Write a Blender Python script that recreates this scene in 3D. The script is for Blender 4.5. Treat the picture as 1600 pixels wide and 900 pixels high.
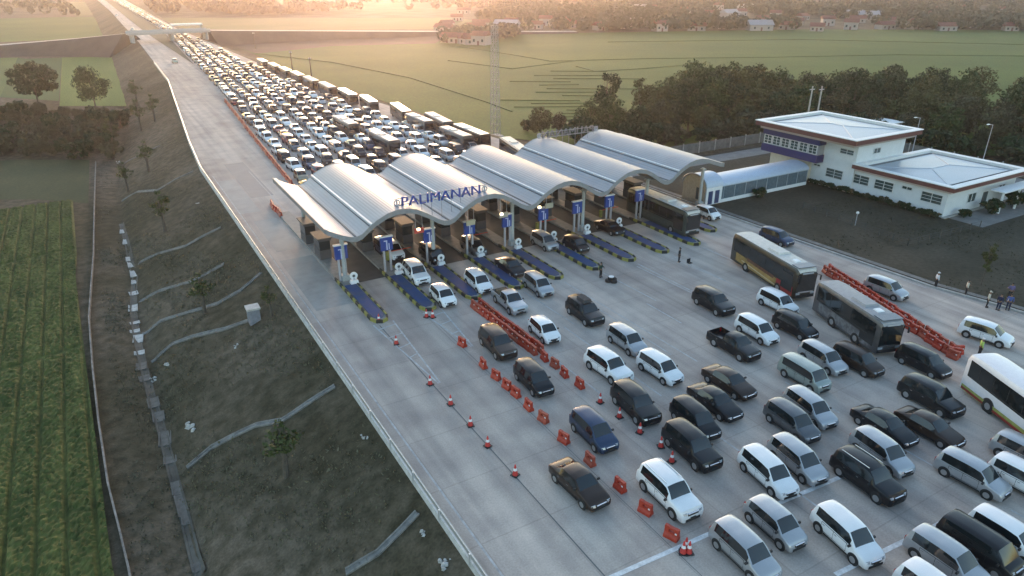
import bpy, bmesh, math, random
import numpy as np
from mathutils import Vector, Matrix
random.seed(7); np.random.seed(7)
PI = math.pi
for o in list(bpy.data.objects): bpy.data.objects.remove(o)
SC = bpy.context.scene
COL = SC.collection

# ------------------------------------------------------------------ camera
F, PITCH, YAW, CH = 1080.0, math.radians(24.404), math.radians(30.407), 30.0
cam = bpy.data.cameras.new('camera'); cam_o = bpy.data.objects.new('camera', cam); COL.objects.link(cam_o)
cam.sensor_width = 36; cam.lens = 36 * F / 1600; cam.clip_start = 0.5; cam.clip_end = 20000
cam_o.location = (0, 0, CH)
cam_o.rotation_euler = (PI / 2 - PITCH, 0, -YAW)
SC.camera = cam_o
# ------------------------------------------------------------------ sky, sun, exposure
SUN_EL, SUN_AZ = math.radians(6.5), math.radians(20.5)      # azimuth clockwise from +Y
w = bpy.data.worlds.new('World'); SC.world = w; w.use_nodes = True
nt = w.node_tree; bg = nt.nodes['Background']
sky = nt.nodes.new('ShaderNodeTexSky'); sky.sky_type = 'NISHITA'; sky.sun_disc = False
sky.sun_elevation = SUN_EL; sky.sun_rotation = SUN_AZ; sky.altitude = 0
sky.air_density = 1.0; sky.dust_density = 0.9; sky.ozone_density = 1.25
nt.links.new(sky.outputs[0], bg.inputs[0]); bg.inputs[1].default_value = 0.15
sl = bpy.data.lights.new('sun', 'SUN'); sl.energy = 0.5; sl.angle = math.radians(10); sl.color = (1.0, 0.60, 0.44)
so = bpy.data.objects.new('sun', sl); COL.objects.link(so)
sd = Vector((math.sin(SUN_AZ) * math.cos(SUN_EL), math.cos(SUN_AZ) * math.cos(SUN_EL), math.sin(SUN_EL)))
so.rotation_euler = sd.to_track_quat('Z', 'Y').to_euler(); so.location = (60, 200, 90)
SC.view_settings.view_transform = 'Standard'; SC.view_settings.look = 'None'
SC.view_settings.exposure = 2.12; SC.view_settings.gamma = 1
HAZE = 0.00019; HAZE_G = 0.8; HAZE_COL = (0.90, 0.82, 0.88)

# ------------------------------------------------------------------ helpers
def ray(x, y):
    dx = x - 800; dy = 450 - y
    fw = F * math.cos(PITCH) + dy * math.sin(PITCH); up = -F * math.sin(PITCH) + dy * math.cos(PITCH)
    return (fw * math.sin(YAW) + dx * math.cos(YAW), fw * math.cos(YAW) - dx * math.sin(YAW), up)
def at(x, y, z=0.0):
    X, Y, U = ray(x, y); t = (z - CH) / U
    return X * t, Y * t
def lerp_tab(tab, v):
    return float(np.interp(v, [t[0] for t in tab], [t[1] for t in tab]))
XL_T = [(-200, 12.9), (125, 12.9), (147, 14.0), (242, 20.3), (394, 23.3), (763, 27), (1100, 27.2), (3000, 30)]
XR_T = [(-200, 76), (27, 73.3), (35, 71.6), (52, 70.9), (95, 70.0), (117, 68.2), (147, 65.2), (180, 61.7), (220, 59.3), (283, 54.5), (488, 51), (1090, 58), (3000, 64)]
LQ_T = [(90, 22.6), (111, 24.2), (148, 26.3), (191, 28.9), (240, 31.2), (288, 33.4), (480, 42.0), (1090, 44), (3000, 48)]   # left edge of the queue
CL_T = [(90, 21.8), (111, 23.4), (148, 25.4), (191, 28), (240, 30.4), (288, 32.6), (420, 31.6), (500, 31.5), (1100, 36), (3000, 40)]
def XL(y): return lerp_tab(XL_T, y)
def XR(y): return lerp_tab(XR_T, y)
ZL, ZR = -6.0, -3.0
def sm(t): t = min(1, max(0, t)); return t * t * (3 - 2 * t)
def H(x, y):
    xl = XL(y)
    if x < xl:
        d = xl - x - 0.35
        if d <= 0: return -0.08
        z = -0.08 + (ZL + .08) * min(1, d / 13.2)
        k = math.exp(-((d - 13.6) / 1.4) ** 2) * 0.35          # shallow ditch at the toe
        return z - k + (0.12 * math.sin(x * .9 + y * .37) * math.sin(y * .21 + x * .3)) * (1 if 1 < d < 13 else 0)
    xr = XR(y)
    if x > xr:
        a = sm((y - 92) / 18)
        z1 = ZR * sm((x - xr - 1) / 7)
        z2 = ZR * sm((x - 128) / 22)
        return -0.08 + a * z1 + (1 - a) * z2
    return -0.08
def g3(x, y, it=30):
    X, Y, U = ray(x, y)
    lo, hi = 0.0, (ZL - 1 - CH) / U
    n = 400; prev = 0
    for i in range(1, n + 1):
        t = hi * i / n
        if CH + U * t < H(X * t, Y * t):
            a, b = hi * (i - 1) / n, t
            for _ in range(20):
                m = (a + b) / 2
                if CH + U * m < H(X * m, Y * m): b = m
                else: a = m
            return X * b, Y * b, H(X * b, Y * b)
    return X * hi, Y * hi, ZL

M = {}
def mat(name, col, rough=0.6, metal=0.0, var=0.0, scale=3.0, bump=0.0, stretch=None, coat=0.0, emit=None, col2=None, spec=None, detail=6):
    if name in M: return M[name]
    m = bpy.data.materials.new(name); m.use_nodes = True; nt = m.node_tree; b = nt.nodes['Principled BSDF']
    b.inputs['Base Color'].default_value = (*col, 1); b.inputs['Roughness'].default_value = rough; b.inputs['Metallic'].default_value = metal
    if coat: b.inputs['Coat Weight'].default_value = coat; b.inputs['Coat Roughness'].default_value = 0.08
    if spec is not None: b.inputs['Specular IOR Level'].default_value = spec
    if emit: b.inputs['Emission Color'].default_value = (*emit[0], 1); b.inputs['Emission Strength'].default_value = emit[1]
    if var or bump or col2:
        tc = nt.nodes.new('ShaderNodeTexCoord'); mp = nt.nodes.new('ShaderNodeMapping')
        if stretch: mp.inputs['Scale'].default_value = stretch
        nt.links.new(tc.outputs['Object'], mp.inputs[0])
        n = nt.nodes.new('ShaderNodeTexNoise'); n.inputs['Scale'].default_value = scale; n.inputs['Detail'].default_value = detail; n.inputs['Roughness'].default_value = .65
        nt.links.new(mp.outputs[0], n.inputs['Vector'])
        if var or col2:
            r = nt.nodes.new('ShaderNodeValToRGB')
            r.color_ramp.elements[0].position = .32; r.color_ramp.elements[1].position = .68
            c2 = col2 or tuple(min(1, c * (1 + var)) for c in col)
            c1 = col if col2 else tuple(c * (1 - var) for c in col)
            r.color_ramp.elements[0].color = (*c1, 1); r.color_ramp.elements[1].color = (*c2, 1)
            nt.links.new(n.outputs[0], r.inputs[0]); nt.links.new(r.outputs[0], b.inputs['Base Color'])
        if bump:
            bp = nt.nodes.new('ShaderNodeBump'); bp.inputs['Strength'].default_value = bump; bp.inputs['Distance'].default_value = .1
            nt.links.new(n.outputs[0], bp.inputs['Height']); nt.links.new(bp.outputs[0], b.inputs['Normal'])
    M[name] = m; return m

def mesh_from(name, v, f, mats, mi=None, smooth=False, sharp=None):
    me = bpy.data.meshes.new(name); me.from_pydata([tuple(p) for p in v], [], f)
    for m in (mats if isinstance(mats, (list, tuple)) else [mats]): me.materials.append(m)
    if mi is not None: me.polygons.foreach_set('material_index', mi)
    if smooth:
        me.polygons.foreach_set('use_smooth', [True] * len(me.polygons))
        if sharp: me.set_sharp_from_angle(angle=math.radians(sharp))
    me.update(); return me
def quads_mesh(name, V, mats, mi=None):
    """V: (n,4,3) numpy array of loose quads"""
    n = len(V); me = bpy.data.meshes.new(name)
    me.vertices.add(n * 4); me.vertices.foreach_set('co', V.reshape(-1).astype(np.float32))
    me.loops.add(n * 4); me.loops.foreach_set('vertex_index', np.arange(n * 4, dtype=np.int32))
    me.polygons.add(n); me.polygons.foreach_set('loop_start', np.arange(0, n * 4, 4, dtype=np.int32))
    try: me.polygons.foreach_set('loop_total', np.full(n, 4, dtype=np.int32))
    except Exception: pass
    for m in (mats if isinstance(mats, (list, tuple)) else [mats]): me.materials.append(m)
    if mi is not None: me.polygons.foreach_set('material_index', np.asarray(mi, dtype=np.int32))
    me.update(calc_edges=True); me.validate(); return me

class MB:
    def __init__(s): s.v = []; s.f = []; s.mi = []; s.m = 0
    def add(s, vs, fs):
        o = len(s.v); s.v += [tuple(p) for p in vs]; s.f += [tuple(i + o for i in f) for f in fs]; s.mi += [s.m] * len(fs); return s
    def box(s, c, d, rz=0, rx=0, top=None):
        x, y, z = d[0] / 2, d[1] / 2, d[2] / 2; tx, ty = (top if top else (1, 1))
        vs = [(-x, -y, -z), (x, -y, -z), (x, y, -z), (-x, y, -z), (-x * tx, -y * ty, z), (x * tx, -y * ty, z), (x * tx, y * ty, z), (-x * tx, y * ty, z)]
        R = Matrix.Rotation(rz, 3, 'Z') @ Matrix.Rotation(rx, 3, 'X')
        vs = [R @ Vector(p) + Vector(c) for p in vs]
        return s.add(vs, [(3, 2, 1, 0), (4, 5, 6, 7), (0, 1, 5, 4), (1, 2, 6, 5), (2, 3, 7, 6), (3, 0, 4, 7)])
    def tube(s, p0, p1, r0, r1=None, n=8):
        r1 = r0 if r1 is None else r1; p0 = Vector(p0); p1 = Vector(p1); d = (p1 - p0).normalized()
        a = d.orthogonal().normalized(); b = d.cross(a); vs = []
        for p, r in ((p0, r0), (p1, r1)):
            for i in range(n): t = 2 * PI * i / n; vs.append(p + a * math.cos(t) * r + b * math.sin(t) * r)
        fs = [(i, (i + 1) % n, n + (i + 1) % n, n + i) for i in range(n)] + [tuple(range(n - 1, -1, -1)), tuple(range(n, 2 * n))]
        return s.add(vs, fs)
    def prism(s, poly, z0, z1):
        n = len(poly); vs = [(x, y, z0) for x, y in poly] + [(x, y, z1) for x, y in poly]
        return s.add(vs, [(i, (i + 1) % n, n + (i + 1) % n, n + i) for i in range(n)] + [tuple(range(n - 1, -1, -1)), tuple(range(n, 2 * n))])
    def extr_x(s, prof, x0, x1):     # profile in (y,z)
        n = len(prof); vs = [(x0, y, z) for y, z in prof] + [(x1, y, z) for y, z in prof]
        return s.add(vs, [(i, (i + 1) % n, n + (i + 1) % n, n + i) for i in range(n)] + [tuple(range(n - 1, -1, -1)), tuple(range(n, 2 * n))])
    def extr_y(s, prof, y0, y1):     # profile in (x,z)
        n = len(prof); vs = [(x, y0, z) for x, z in prof] + [(x, y1, z) for x, z in prof]
        return s.add(vs, [(i, (i + 1) % n, n + (i + 1) % n, n + i) for i in range(n)] + [tuple(range(n - 1, -1, -1)), tuple(range(n, 2 * n))])
    def mesh(s, name, mats, smooth=False, sharp=40):
        return mesh_from(name, s.v, s.f, mats, s.mi, smooth, sharp)
    def build(s, name, mats, parent=None, smooth=False, sharp=40):
        return obj(name, s.mesh(name, mats, smooth, sharp), parent)
def obj(name, me, parent=None, loc=None, rz=None):
    o = bpy.data.objects.new(name, me); COL.objects.link(o)
    if parent: o.parent = parent
    if loc: o.location = loc
    if rz is not None: o.rotation_euler = (0, 0, rz)
    return o
def thing(name, label, cat, loc=(0, 0, 0), rz=0, group=None):
    o = bpy.data.objects.new(name, None); COL.objects.link(o); o.location = loc; o.rotation_euler = (0, 0, rz)
    o.empty_display_size = .3
    return tag(o, label, cat, group)
def tag(o, label, cat, group=None):
    o['label'] = label; o['category'] = cat
    if group: o['group'] = group
    return o
def struct(o, kind='structure', label=None):
    o['kind'] = kind
    if label: o['label'] = label
    return o
def kids(o): return [c for c in o.children]
def dup(root, loc, rz, label, group=None):
    r = root.copy(); COL.objects.link(r); r.location = loc; r.rotation_euler = (0, 0, rz); r['label'] = label
    if group: r['group'] = group
    for ch in list(root.children):
        c = ch.copy(); COL.objects.link(c); c.parent = r
        for gch in ch.children:
            d = gch.copy(); COL.objects.link(d); d.parent = c
    return r
ONES = ['', 'first', 'second', 'third', 'fourth', 'fifth', 'sixth', 'seventh', 'eighth', 'ninth', 'tenth', 'eleventh', 'twelfth', 'thirteenth', 'fourteenth', 'fifteenth', 'sixteenth', 'seventeenth', 'eighteenth', 'nineteenth']
TENS = {2: ('twentieth', 'twenty'), 3: ('thirtieth', 'thirty'), 4: ('fortieth', 'forty'), 5: ('fiftieth', 'fifty'), 6: ('sixtieth', 'sixty'), 7: ('seventieth', 'seventy'), 8: ('eightieth', 'eighty'), 9: ('ninetieth', 'ninety')}
def nth(n):
    if n < 20: return ONES[n]
    if n >= 100: return 'hundredth' if n == 100 else 'hundred and ' + nth(n - 100)
    a, b = divmod(n, 10); return TENS[a][0] if b == 0 else TENS[a][1] + '-' + ONES[b]

# ------------------------------------------------------------------ ground and setting
def ground_mat():
    m = bpy.data.materials.new('ground'); m.use_nodes = True; nt = m.node_tree; b = nt.nodes['Principled BSDF']; L = nt.links
    b.inputs['Roughness'].default_value = .95; b.inputs['Specular IOR Level'].default_value = .15
    tc = nt.nodes.new('ShaderNodeTexCoord')
    def noise(sc, det=6): n = nt.nodes.new('ShaderNodeTexNoise'); n.inputs['Scale'].default_value = sc; n.inputs['Detail'].default_value = det; L.new(tc.outputs['Object'], n.inputs[0]); return n
    n1 = noise(.045); n2 = noise(.9, 8); n3 = noise(6, 4)
    r1 = nt.nodes.new('ShaderNodeValToRGB'); r1.color_ramp.elements[0].position = .38; r1.color_ramp.elements[1].position = .62
    r1.color_ramp.elements[0].color = (.060, .054, .034, 1); r1.color_ramp.elements[1].color = (.125, .104, .080, 1)
    r2 = nt.nodes.new('ShaderNodeValToRGB'); r2.color_ramp.elements[0].position = .35; r2.color_ramp.elements[1].position = .7
    r2.color_ramp.elements[0].color = (.55, .56, .48, 1); r2.color_ramp.elements[1].color = (1.2, 1.16, 1.12, 1)
    L.new(n1.outputs[0], r1.inputs[0]); L.new(n2.outputs[0], r2.inputs[0])
    mx = nt.nodes.new('ShaderNodeMix'); mx.data_type = 'RGBA'; mx.blend_type = 'MULTIPLY'; mx.inputs[0].default_value = 1
    L.new(r1.outputs[0], mx.inputs[6]); L.new(r2.outputs[0], mx.inputs[7])
    mx2 = nt.nodes.new('ShaderNodeMix'); mx2.data_type = 'RGBA'; mx2.blend_type = 'OVERLAY'; mx2.inputs[0].default_value = .55
    L.new(mx.outputs[2], mx2.inputs[6]); L.new(n3.outputs[0], mx2.inputs[7]); L.new(mx2.outputs[2], b.inputs['Base Color'])
    bp = nt.nodes.new('ShaderNodeBump'); bp.inputs['Strength'].default_value = .6; bp.inputs['Distance'].default_value = .25
    L.new(n2.outputs[0], bp.inputs['Height']); L.new(bp.outputs[0], b.inputs['Normal'])
    M['ground'] = m; return m
ground_mat()
def concrete_mat():
    m = bpy.data.materials.new('concrete_road'); m.use_nodes = True; nt = m.node_tree; b = nt.nodes['Principled BSDF']; L = nt.links
    b.inputs['Roughness'].default_value = .8; b.inputs['Specular IOR Level'].default_value = .18
    tc = nt.nodes.new('ShaderNodeTexCoord')
    def noise(sc, stretch, det=6):
        mp = nt.nodes.new('ShaderNodeMapping'); mp.inputs['Scale'].default_value = stretch; L.new(tc.outputs['Object'], mp.inputs[0])
        n = nt.nodes.new('ShaderNodeTexNoise'); n.inputs['Scale'].default_value = sc; n.inputs['Detail'].default_value = det; L.new(mp.outputs[0], n.inputs[0]); return n
    def ramp(n, p0, c0, p1, c1):
        r = nt.nodes.new('ShaderNodeValToRGB'); r.color_ramp.elements[0].position = p0; r.color_ramp.elements[1].position = p1
        r.color_ramp.elements[0].color = (*c0, 1); r.color_ramp.elements[1].color = (*c1, 1); L.new(n.outputs[0], r.inputs[0]); return r
    def mul(a, bb, f=1, mode='MULTIPLY'):
        x = nt.nodes.new('ShaderNodeMix'); x.data_type = 'RGBA'; x.blend_type = mode; x.inputs[0].default_value = f; L.new(a, x.inputs[6]); L.new(bb, x.inputs[7]); return x.outputs[2]
    base = ramp(noise(.06, (1, .5, 1)), .35, (.39, .34, .305), .65, (.52, .46, .41))
    streak = ramp(noise(1.0, (.75, .022, 1), 5), .32, (.74, .74, .75), .62, (1.06, 1.05, 1.04))   # tyre tracks along the lanes
    stain = ramp(noise(.33, (1, 1, 1), 8), .3, (.78, .78, .8), .6, (1.05, 1.05, 1.04))
    fine = ramp(noise(9, (1, 1, 1), 3), .3, (.88, .88, .88), .7, (1.08, 1.08, 1.08))
    c = mul(mul(mul(base.outputs[0], streak.outputs[0]), stain.outputs[0]), fine.outputs[0])
    # slab tone and joints
    br = nt.nodes.new('ShaderNodeTexBrick'); br.offset = 0; br.inputs['Scale'].default_value = 1; br.inputs['Mortar Size'].default_value = .05; br.inputs['Mortar Smooth'].default_value = .3
    br.inputs['Brick Width'].default_value = 4.6; br.inputs['Row Height'].default_value = 5.4
    br.inputs['Color1'].default_value = (.93, .93, .94, 1); br.inputs['Color2'].default_value = (1.05, 1.04, 1.03, 1); br.inputs['Mortar'].default_value = (.6, .6, .6, 1)
    L.new(tc.outputs['Object'], br.inputs['Vector'])
    c = mul(c, br.outputs['Color'], .4)
    L.new(c, b.inputs['Base Color'])
    bp = nt.nodes.new('ShaderNodeBump'); bp.inputs['Strength'].default_value = .15; bp.inputs['Distance'].default_value = .03
    L.new(fine.outputs[0], bp.inputs['Height']); L.new(bp.outputs[0], b.inputs['Normal'])
    M['concrete_road'] = m
concrete_mat()

def terrain():
    xs = list(np.concatenate([-np.geomspace(4000, 60, 24), np.linspace(-50, -4, 20), np.arange(-3.2, 30, .55), np.arange(30, 150, 2.0), np.linspace(155, 400, 20), np.geomspace(430, 5000, 22)]))
    ys = list(np.concatenate([np.linspace(-600, -30, 10), np.arange(-25, 300, 2.0), np.linspace(305, 700, 40), np.geomspace(730, 6000, 24)]))
    nx, ny = len(xs), len(ys)
    v = [(x, y, H(x, y)) for y in ys for x in xs]
    f = [(j * nx + i, j * nx + i + 1, (j + 1) * nx + i + 1, (j + 1) * nx + i) for j in range(ny - 1) for i in range(nx - 1)]
    return struct(obj('ground', mesh_from('ground', v, f, M['ground'], smooth=True)), label='dark earth and grass land round the toll plaza')
terrain()
def strip(name, lf, rf, y0, y1, z, m, step=4.0, label=None, thick=0):
    ys = list(np.arange(y0, min(y1, 320), step)) + (list(np.arange(max(y0, 320), y1, 20)) if y1 > 320 else []) + [y1]
    v = []; f = []
    for y in ys: v += [(lf(y), y, z), (rf(y), y, z)]
    for i in range(len(ys) - 1): f.append((2 * i, 2 * i + 1, 2 * i + 3, 2 * i + 2))
    return struct(obj(name, mesh_from(name, v, f, m)), label=label)
strip('toll_road', XL, XR, -80, 3000, 0.0, M['concrete_road'], label='pale worn concrete toll plaza and motorway')
med = mat('median_grass', (.075, .07, .035), .95, var=.4, scale=.6)
strip('median', lambda y: lerp_tab([(288, 33.2), (420, 31.9), (500, 31.8), (1100, 35.5), (2900, 38)], y), lambda y: lerp_tab([(288, 33.3), (480, 41.8), (1100, 43.6), (2900, 46)], y), 288, 2900, .12, med, label='overgrown grass median between the carriageways')
# old asphalt and patched panels on the left carriageway
asph = mat('patch', (.30, .29, .275), .8, var=.16, scale=.5, bump=.1); asph2 = mat('patch_dark', (.2, .2, .205), .75, var=.12, scale=.5)
for (x0, x1, y0, y1, m) in [(14.2, 18.0, 62, 77, asph), (13.6, 16.4, 97, 116, asph), (16.6, 19.8, 104, 127, asph2), (14.6, 17.6, 80, 93, asph)]:
    mb = MB(); mb.add([(x0, y0, .005), (x1, y0, .005), (x1, y1, .005), (x0, y1, .005)], [(0, 1, 2, 3)]); struct(mb.build('road_patch', m))
# painted markings
pw = mat('road_paint', (.62, .62, .62), .7, var=.3, scale=2.5); pf = mat('faded_paint', (.40, .40, .40), .75, var=.3, scale=2)
mk = MB()
def line(mb, x0, y0, x1, y1, wd=.16, z=.009):
    d = Vector((x1 - x0, y1 - y0)).normalized(); n = Vector((-d.y, d.x)) * wd / 2
    mb.add([(x0 - n.x, y0 - n.y, z), (x1 - n.x, y1 - n.y, z), (x1 + n.x, y1 + n.y, z), (x0 + n.x, y0 + n.y, z)], [(0, 1, 2, 3)])
line(mk, 18.6, 21.3, 28.2, 20.8, .3); line(mk, 30.3, 20.7, 39.5, 20.1, .3)
line(mk, 29.5, 15.2, 40, 14.4, .3); line(mk, 45, 15.2, 56, 14.6, .3)
struct(mk.build('road_marking', pw))
mk = MB()
for i in range(9):
    xc = 18.9 + 5.05 * i
    # V-shaped painted nose in front of each island
    if i < 2:
        line(mk, xc - .95, 56.3, xc + .05, 44 + i * 4, .14); line(mk, xc + 1.0, 56.3, xc + .2, 44 + i * 4, .14)
        for k, yy in enumerate((55.2, 53.2, 51, 49)): h = .95 - .16 * k; line(mk, xc - h + .15, yy, xc + h, yy + .3, .14, .0125)
    if i >= 2: line(mk, xc, 55.5, xc + (.3 if i < 6 else 0), 47 if i % 2 else 36, .13)
for xx in (43.2, 33.2): 
    y = 47.0
    while y > -10: line(mk, xx, y, xx, y - 5.0, .13); y -= 8.5
line(mk, 38.3, 52, 38.3, 38, .12); line(mk, 48.6, 55, 49, 42, .12); line(mk, 53.7, 55, 54.3, 44, .12); line(mk, 19.4, 95, 19.4, 120, .12)
line(mk, 13.7, -20, 13.7, 120, .13); line(mk, 70.2, 60, 71.0, 35, .12)
struct(mk.build('road_marking', pf))
joint = mat('joint_sealant', (.12, .12, .12), .8)
mk = MB(); line(mk, 18.45, 56, 18.6, -20, .09, .006); line(mk, 23.3, 54, 22.9, -20, .04, .006)
struct(mk.build('road_joint', joint))

# kerb on the right side of the plaza
cmat = mat('cast_concrete', (.34, .33, .31), .8, var=.25, scale=1.5, bump=.2)
mb = MB(); ys = list(np.arange(-10, 96, 3.0))
for a, b2 in zip(ys[:-1], ys[1:]):
    xa, xb = XR(a), XR(b2); mb.add([(xa, a, 0), (xa + .3, a, 0), (xb + .3, b2, 0), (xb, b2, 0), (xa, a, .15), (xa + .3, a, .15), (xb + .3, b2, .15), (xb, b2, .15)], [(0, 1, 5, 4), (1, 2, 6, 5), (2, 3, 7, 6), (3, 0, 4, 7), (4, 5, 6, 7)])
struct(mb.build('kerb', cmat))
mb = MB()
for a, b2 in zip(ys[:-1], ys[1:]):
    xa, xb = XR(a) + .9, XR(b2) + .9; mb.add([(xa, a, .02), (xa + .75, a, .02), (xb + .75, b2, .02), (xb, b2, .02)], [(0, 1, 2, 3)])
struct(mb.build('path', mat('verge_path', (.16, .155, .145), .9, var=.3, scale=1.2), None), label='narrow drain path along the plaza kerb')
# parapet and guard rail along the embankment
gr = thing('guard_rail', 'long pale guard rail with concrete foot along the embankment edge', 'guard rail', (12.9, 0, 0))
mbp = MB(); mbr = MB(); ys = list(np.arange(2, 300, 3.0))
for a, b2 in zip(ys[:-1], ys[1:]):
    xa, xb = XL(a) - 12.9, XL(b2) - 12.9
    mbp.add([(xa - .45, a, -.3), (xa + .1, a, -.3), (xb + .1, b2, -.3), (xb - .45, b2, -.3), (xa - .35, a, .24), (xa + .02, a, .24), (xb + .02, b2, .24), (xb - .35, b2, .24)], [(0, 4, 7, 3), (1, 2, 6, 5), (4, 5, 6, 7)])
    for dz, off in ((.45, 0), (.58, .05), (.71, 0)):
        pass
    P = [(-.28, .42), (-.21, .5), (-.28, .58), (-.21, .66), (-.28, .74), (-.30, .74), (-.30, .42)]
    n = len(P); vs = [(xa + px, a, pz) for px, pz in P] + [(xb + px, b2, pz) for px, pz in P]
    mbr.add(vs, [(i, (i + 1) % n, n + (i + 1) % n, n + i) for i in range(n)])
galv = mat('galvanised', (.62, .62, .62), .42, .6, var=.12, scale=3)
mbp.build('concrete_foot', mat('pale_concrete', (.5, .49, .47), .8, var=.2, scale=2), gr); mbr.build('rail', galv, gr)
pm = MB().box((-.36, 0, .3), (.1, .12, 1.0)).mesh('post', galv)
for i in range(60):
    y = 6 + i * 4.0; obj('post', pm, gr, (XL(y) - 12.9, y, 0))

# drainage chutes down the embankment and the broken ditch
def ribbon(name, pts, wd, m, lift=.05, sub=8, hgt=.0, parent=None):
    P = []
    for (a, b2) in zip(pts[:-1], pts[1:]):
        for k in range(sub): t = k / sub; P.append((a[0] + (b2[0] - a[0]) * t, a[1] + (b2[1] - a[1]) * t))
    P.append(pts[-1]); mb = MB(); rows = []
    for i, p in enumerate(P):
        q = P[min(i + 1, len(P) - 1)]; r = P[max(i - 1, 0)]; d = Vector((q[0] - r[0], q[1] - r[1])).normalized(); n = Vector((-d.y, d.x))
        row = []
        for s, up in ((-1, 0), (-1, 1), (-.62, 1), (-.5, .15), (.5, .15), (.62, 1), (1, 1), (1, 0)):
            x = p[0] + n.x * s * wd / 2; y = p[1] + n.y * s * wd / 2; row.append((x, y, H(x, y) + lift + up * hgt - (.25 if up == 0 else 0)))
        rows.append(row)
    v = [p for r in rows for p in r]; k = 8
    f = [(i * k + j, i * k + j + 1, (i + 1) * k + j + 1, (i + 1) * k + j) for i in range(len(rows) - 1) for j in range(k - 1)]
    me = mesh_from(name, v, f, m); return obj(name, me, parent)
chm = mat('weathered_concrete', (.17, .165, .155), .9, var=.4, scale=1.6, bump=.3)
chutes = [([(292, 732), (330, 700), (400, 665), (440, 658), (523, 604)], 'long curved concrete drain chute, second up from the bottom of the slope'),
          ([(540, 895), (590, 865), (652, 802)], 'concrete drain chute nearest the camera on the embankment slope'),
          ([(237, 567), (270, 538), (300, 527), (350, 515), (392, 500)], 'broad concrete drain chute ending at the small concrete box'),
          ([(222, 523), (250, 503), (300, 487), (340, 475), (375, 455), (408, 427)], 'thin drain chute just above the chute with the concrete box'),
          ([(218, 472), (250, 455), (300, 440), (350, 413)], 'pale drain chute beside the broken white ditch slabs'),
          ([(217, 412), (250, 396), (290, 385), (320, 368), (345, 356)], 'faint drain chute level with the top of the rice field'),
          ([(190, 315), (215, 300), (245, 298), (302, 268)], 'curved drain chute below the bend of the guard rail'),
          ([(195, 255), (225, 240), (250, 228)], 'faint farthest drain chute near the scrub')]
for pts, lb in chutes:
    W = [g3(*p)[:2] for p in pts]; tag(ribbon('drain_chute', W, .5, chm, .06, 6, .08), lb, 'drain chute', 'drain chutes on the embankment slope')
dpts = [(190, 350), (200, 385), (205, 412), (211, 435), (209, 459), (209, 490), (214, 528), (222, 562), (238, 625), (250, 662), (262, 708), (274, 755), (290, 812), (304, 870), (314, 900)]
tag(ribbon('ditch_lining', [g3(*p)[:2] for p in dpts], .75, mat('muddy_concrete', (.05, .046, .038), .95, col2=(.13, .12, .10), scale=.45), .03, 5, .05), 'long thin muddy ditch lining running down the foot of the embankment', 'ditch lining')
slabm = mat('pale_slab', (.42, .41, .39), .85, var=.3, scale=2, bump=.2); sl2 = mat('dull_slab', (.11, .105, .095), .9, var=.3, scale=2)
slabs = [(193, 362, 1.5, 0), (198, 378, 1.6, 0), (203, 405, 1.4, 0), (206, 414, 1.7, 0), (210, 428, 2.0, 0), (212, 441, 1.0, 0), (209, 459, 1.0, 0), (208, 482, 1.6, 0), (211, 505, .5, 0), (211, 518, .6, 0), (216, 530, 1.5, 0), (218, 552, .7, 0), (221, 573, 1.3, 1), (226, 592, 1.0, 1),
         (240, 630, 1.5, 1), (248, 652, 1.4, 1), (258, 686, 1.8, 1), (266, 720, .8, 1), (279, 763, 1.4, 1), (287, 790, 2.2, 1), (295, 812, .9, 1), (312, 886, .7, 1)]
for i, (px, py, ln, dk) in enumerate(slabs):
    x, y, z = g3(px, py); mb = MB(); mb.box((0, 0, .05), (1.0, ln * 1.25, .12), rx=random.uniform(-.04, .04))
    mb.box((-.45, 0, .14), (.1, ln * 1.2, .08)); mb.box((.45, 0, .13), (.1, ln * 1.16, .06))
    o = mb.build('ditch_slab', sl2 if dk else slabm); o.location = (x, y, z - .02); o.rotation_euler = (0, 0, random.uniform(-.12, .12))
    tag(o, ('dull earth-stained' if dk else 'pale') + ' concrete ditch slab, %s from the far end of the broken ditch' % nth(i + 1), 'slab', 'slabs of the broken ditch')
# litter and rubble
for i, (px, py, s, lb) in enumerate([(242, 593, .45, 'pale rubble heap beside the ditch under the broad drain chute'), (262, 570, .5, 'scattered white rubble at the foot of the broad chute'), (296, 668, .65, 'crumpled white sheet lying on the slope above the long chute'), (187, 254, .7, 'white sack lying far off beside the scrub'), (310, 318, .3, 'small pale stone near the top of the slope'), (369, 542, .35, 'small white rubbish under the concrete box'), (660, 836, .4, 'pale stone just below the nearest chute'), (690, 880, .6, 'pair of pale rocks near the bottom of the guard rail'), (570, 683, .3, 'small pale stone high on the near slope')]):
    x, y, z = g3(px, py); mb = MB()
    for k in range(7):
        a = random.uniform(0, 6.3); r = random.uniform(0, s); h = random.uniform(.15, .5) * s
        mb.box((math.cos(a) * r, math.sin(a) * r * 1.3, h / 2), (random.uniform(.25, .6) * s, random.uniform(.3, .8) * s, h), rz=random.uniform(0, 3), rx=random.uniform(-.4, .4), top=(.6, .5))
    o = mb.build('rubble', slabm); o.location = (x, y, z); tag(o, lb, 'rubble')
x, y, z = g3(398, 502); bx = thing('inlet_box', 'small pale concrete box standing at the top of the broad chute', 'concrete box', (x, y, z))
MB().box((0, 0, .65), (1.1, 1.1, 1.6)).build('box_body', mat('blue_grey_concrete', (.2, .21, .24), .8, var=.2), bx); MB().box((0, 0, 1.55), (1.3, 1.3, .2)).build('lid', slabm, bx)
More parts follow.
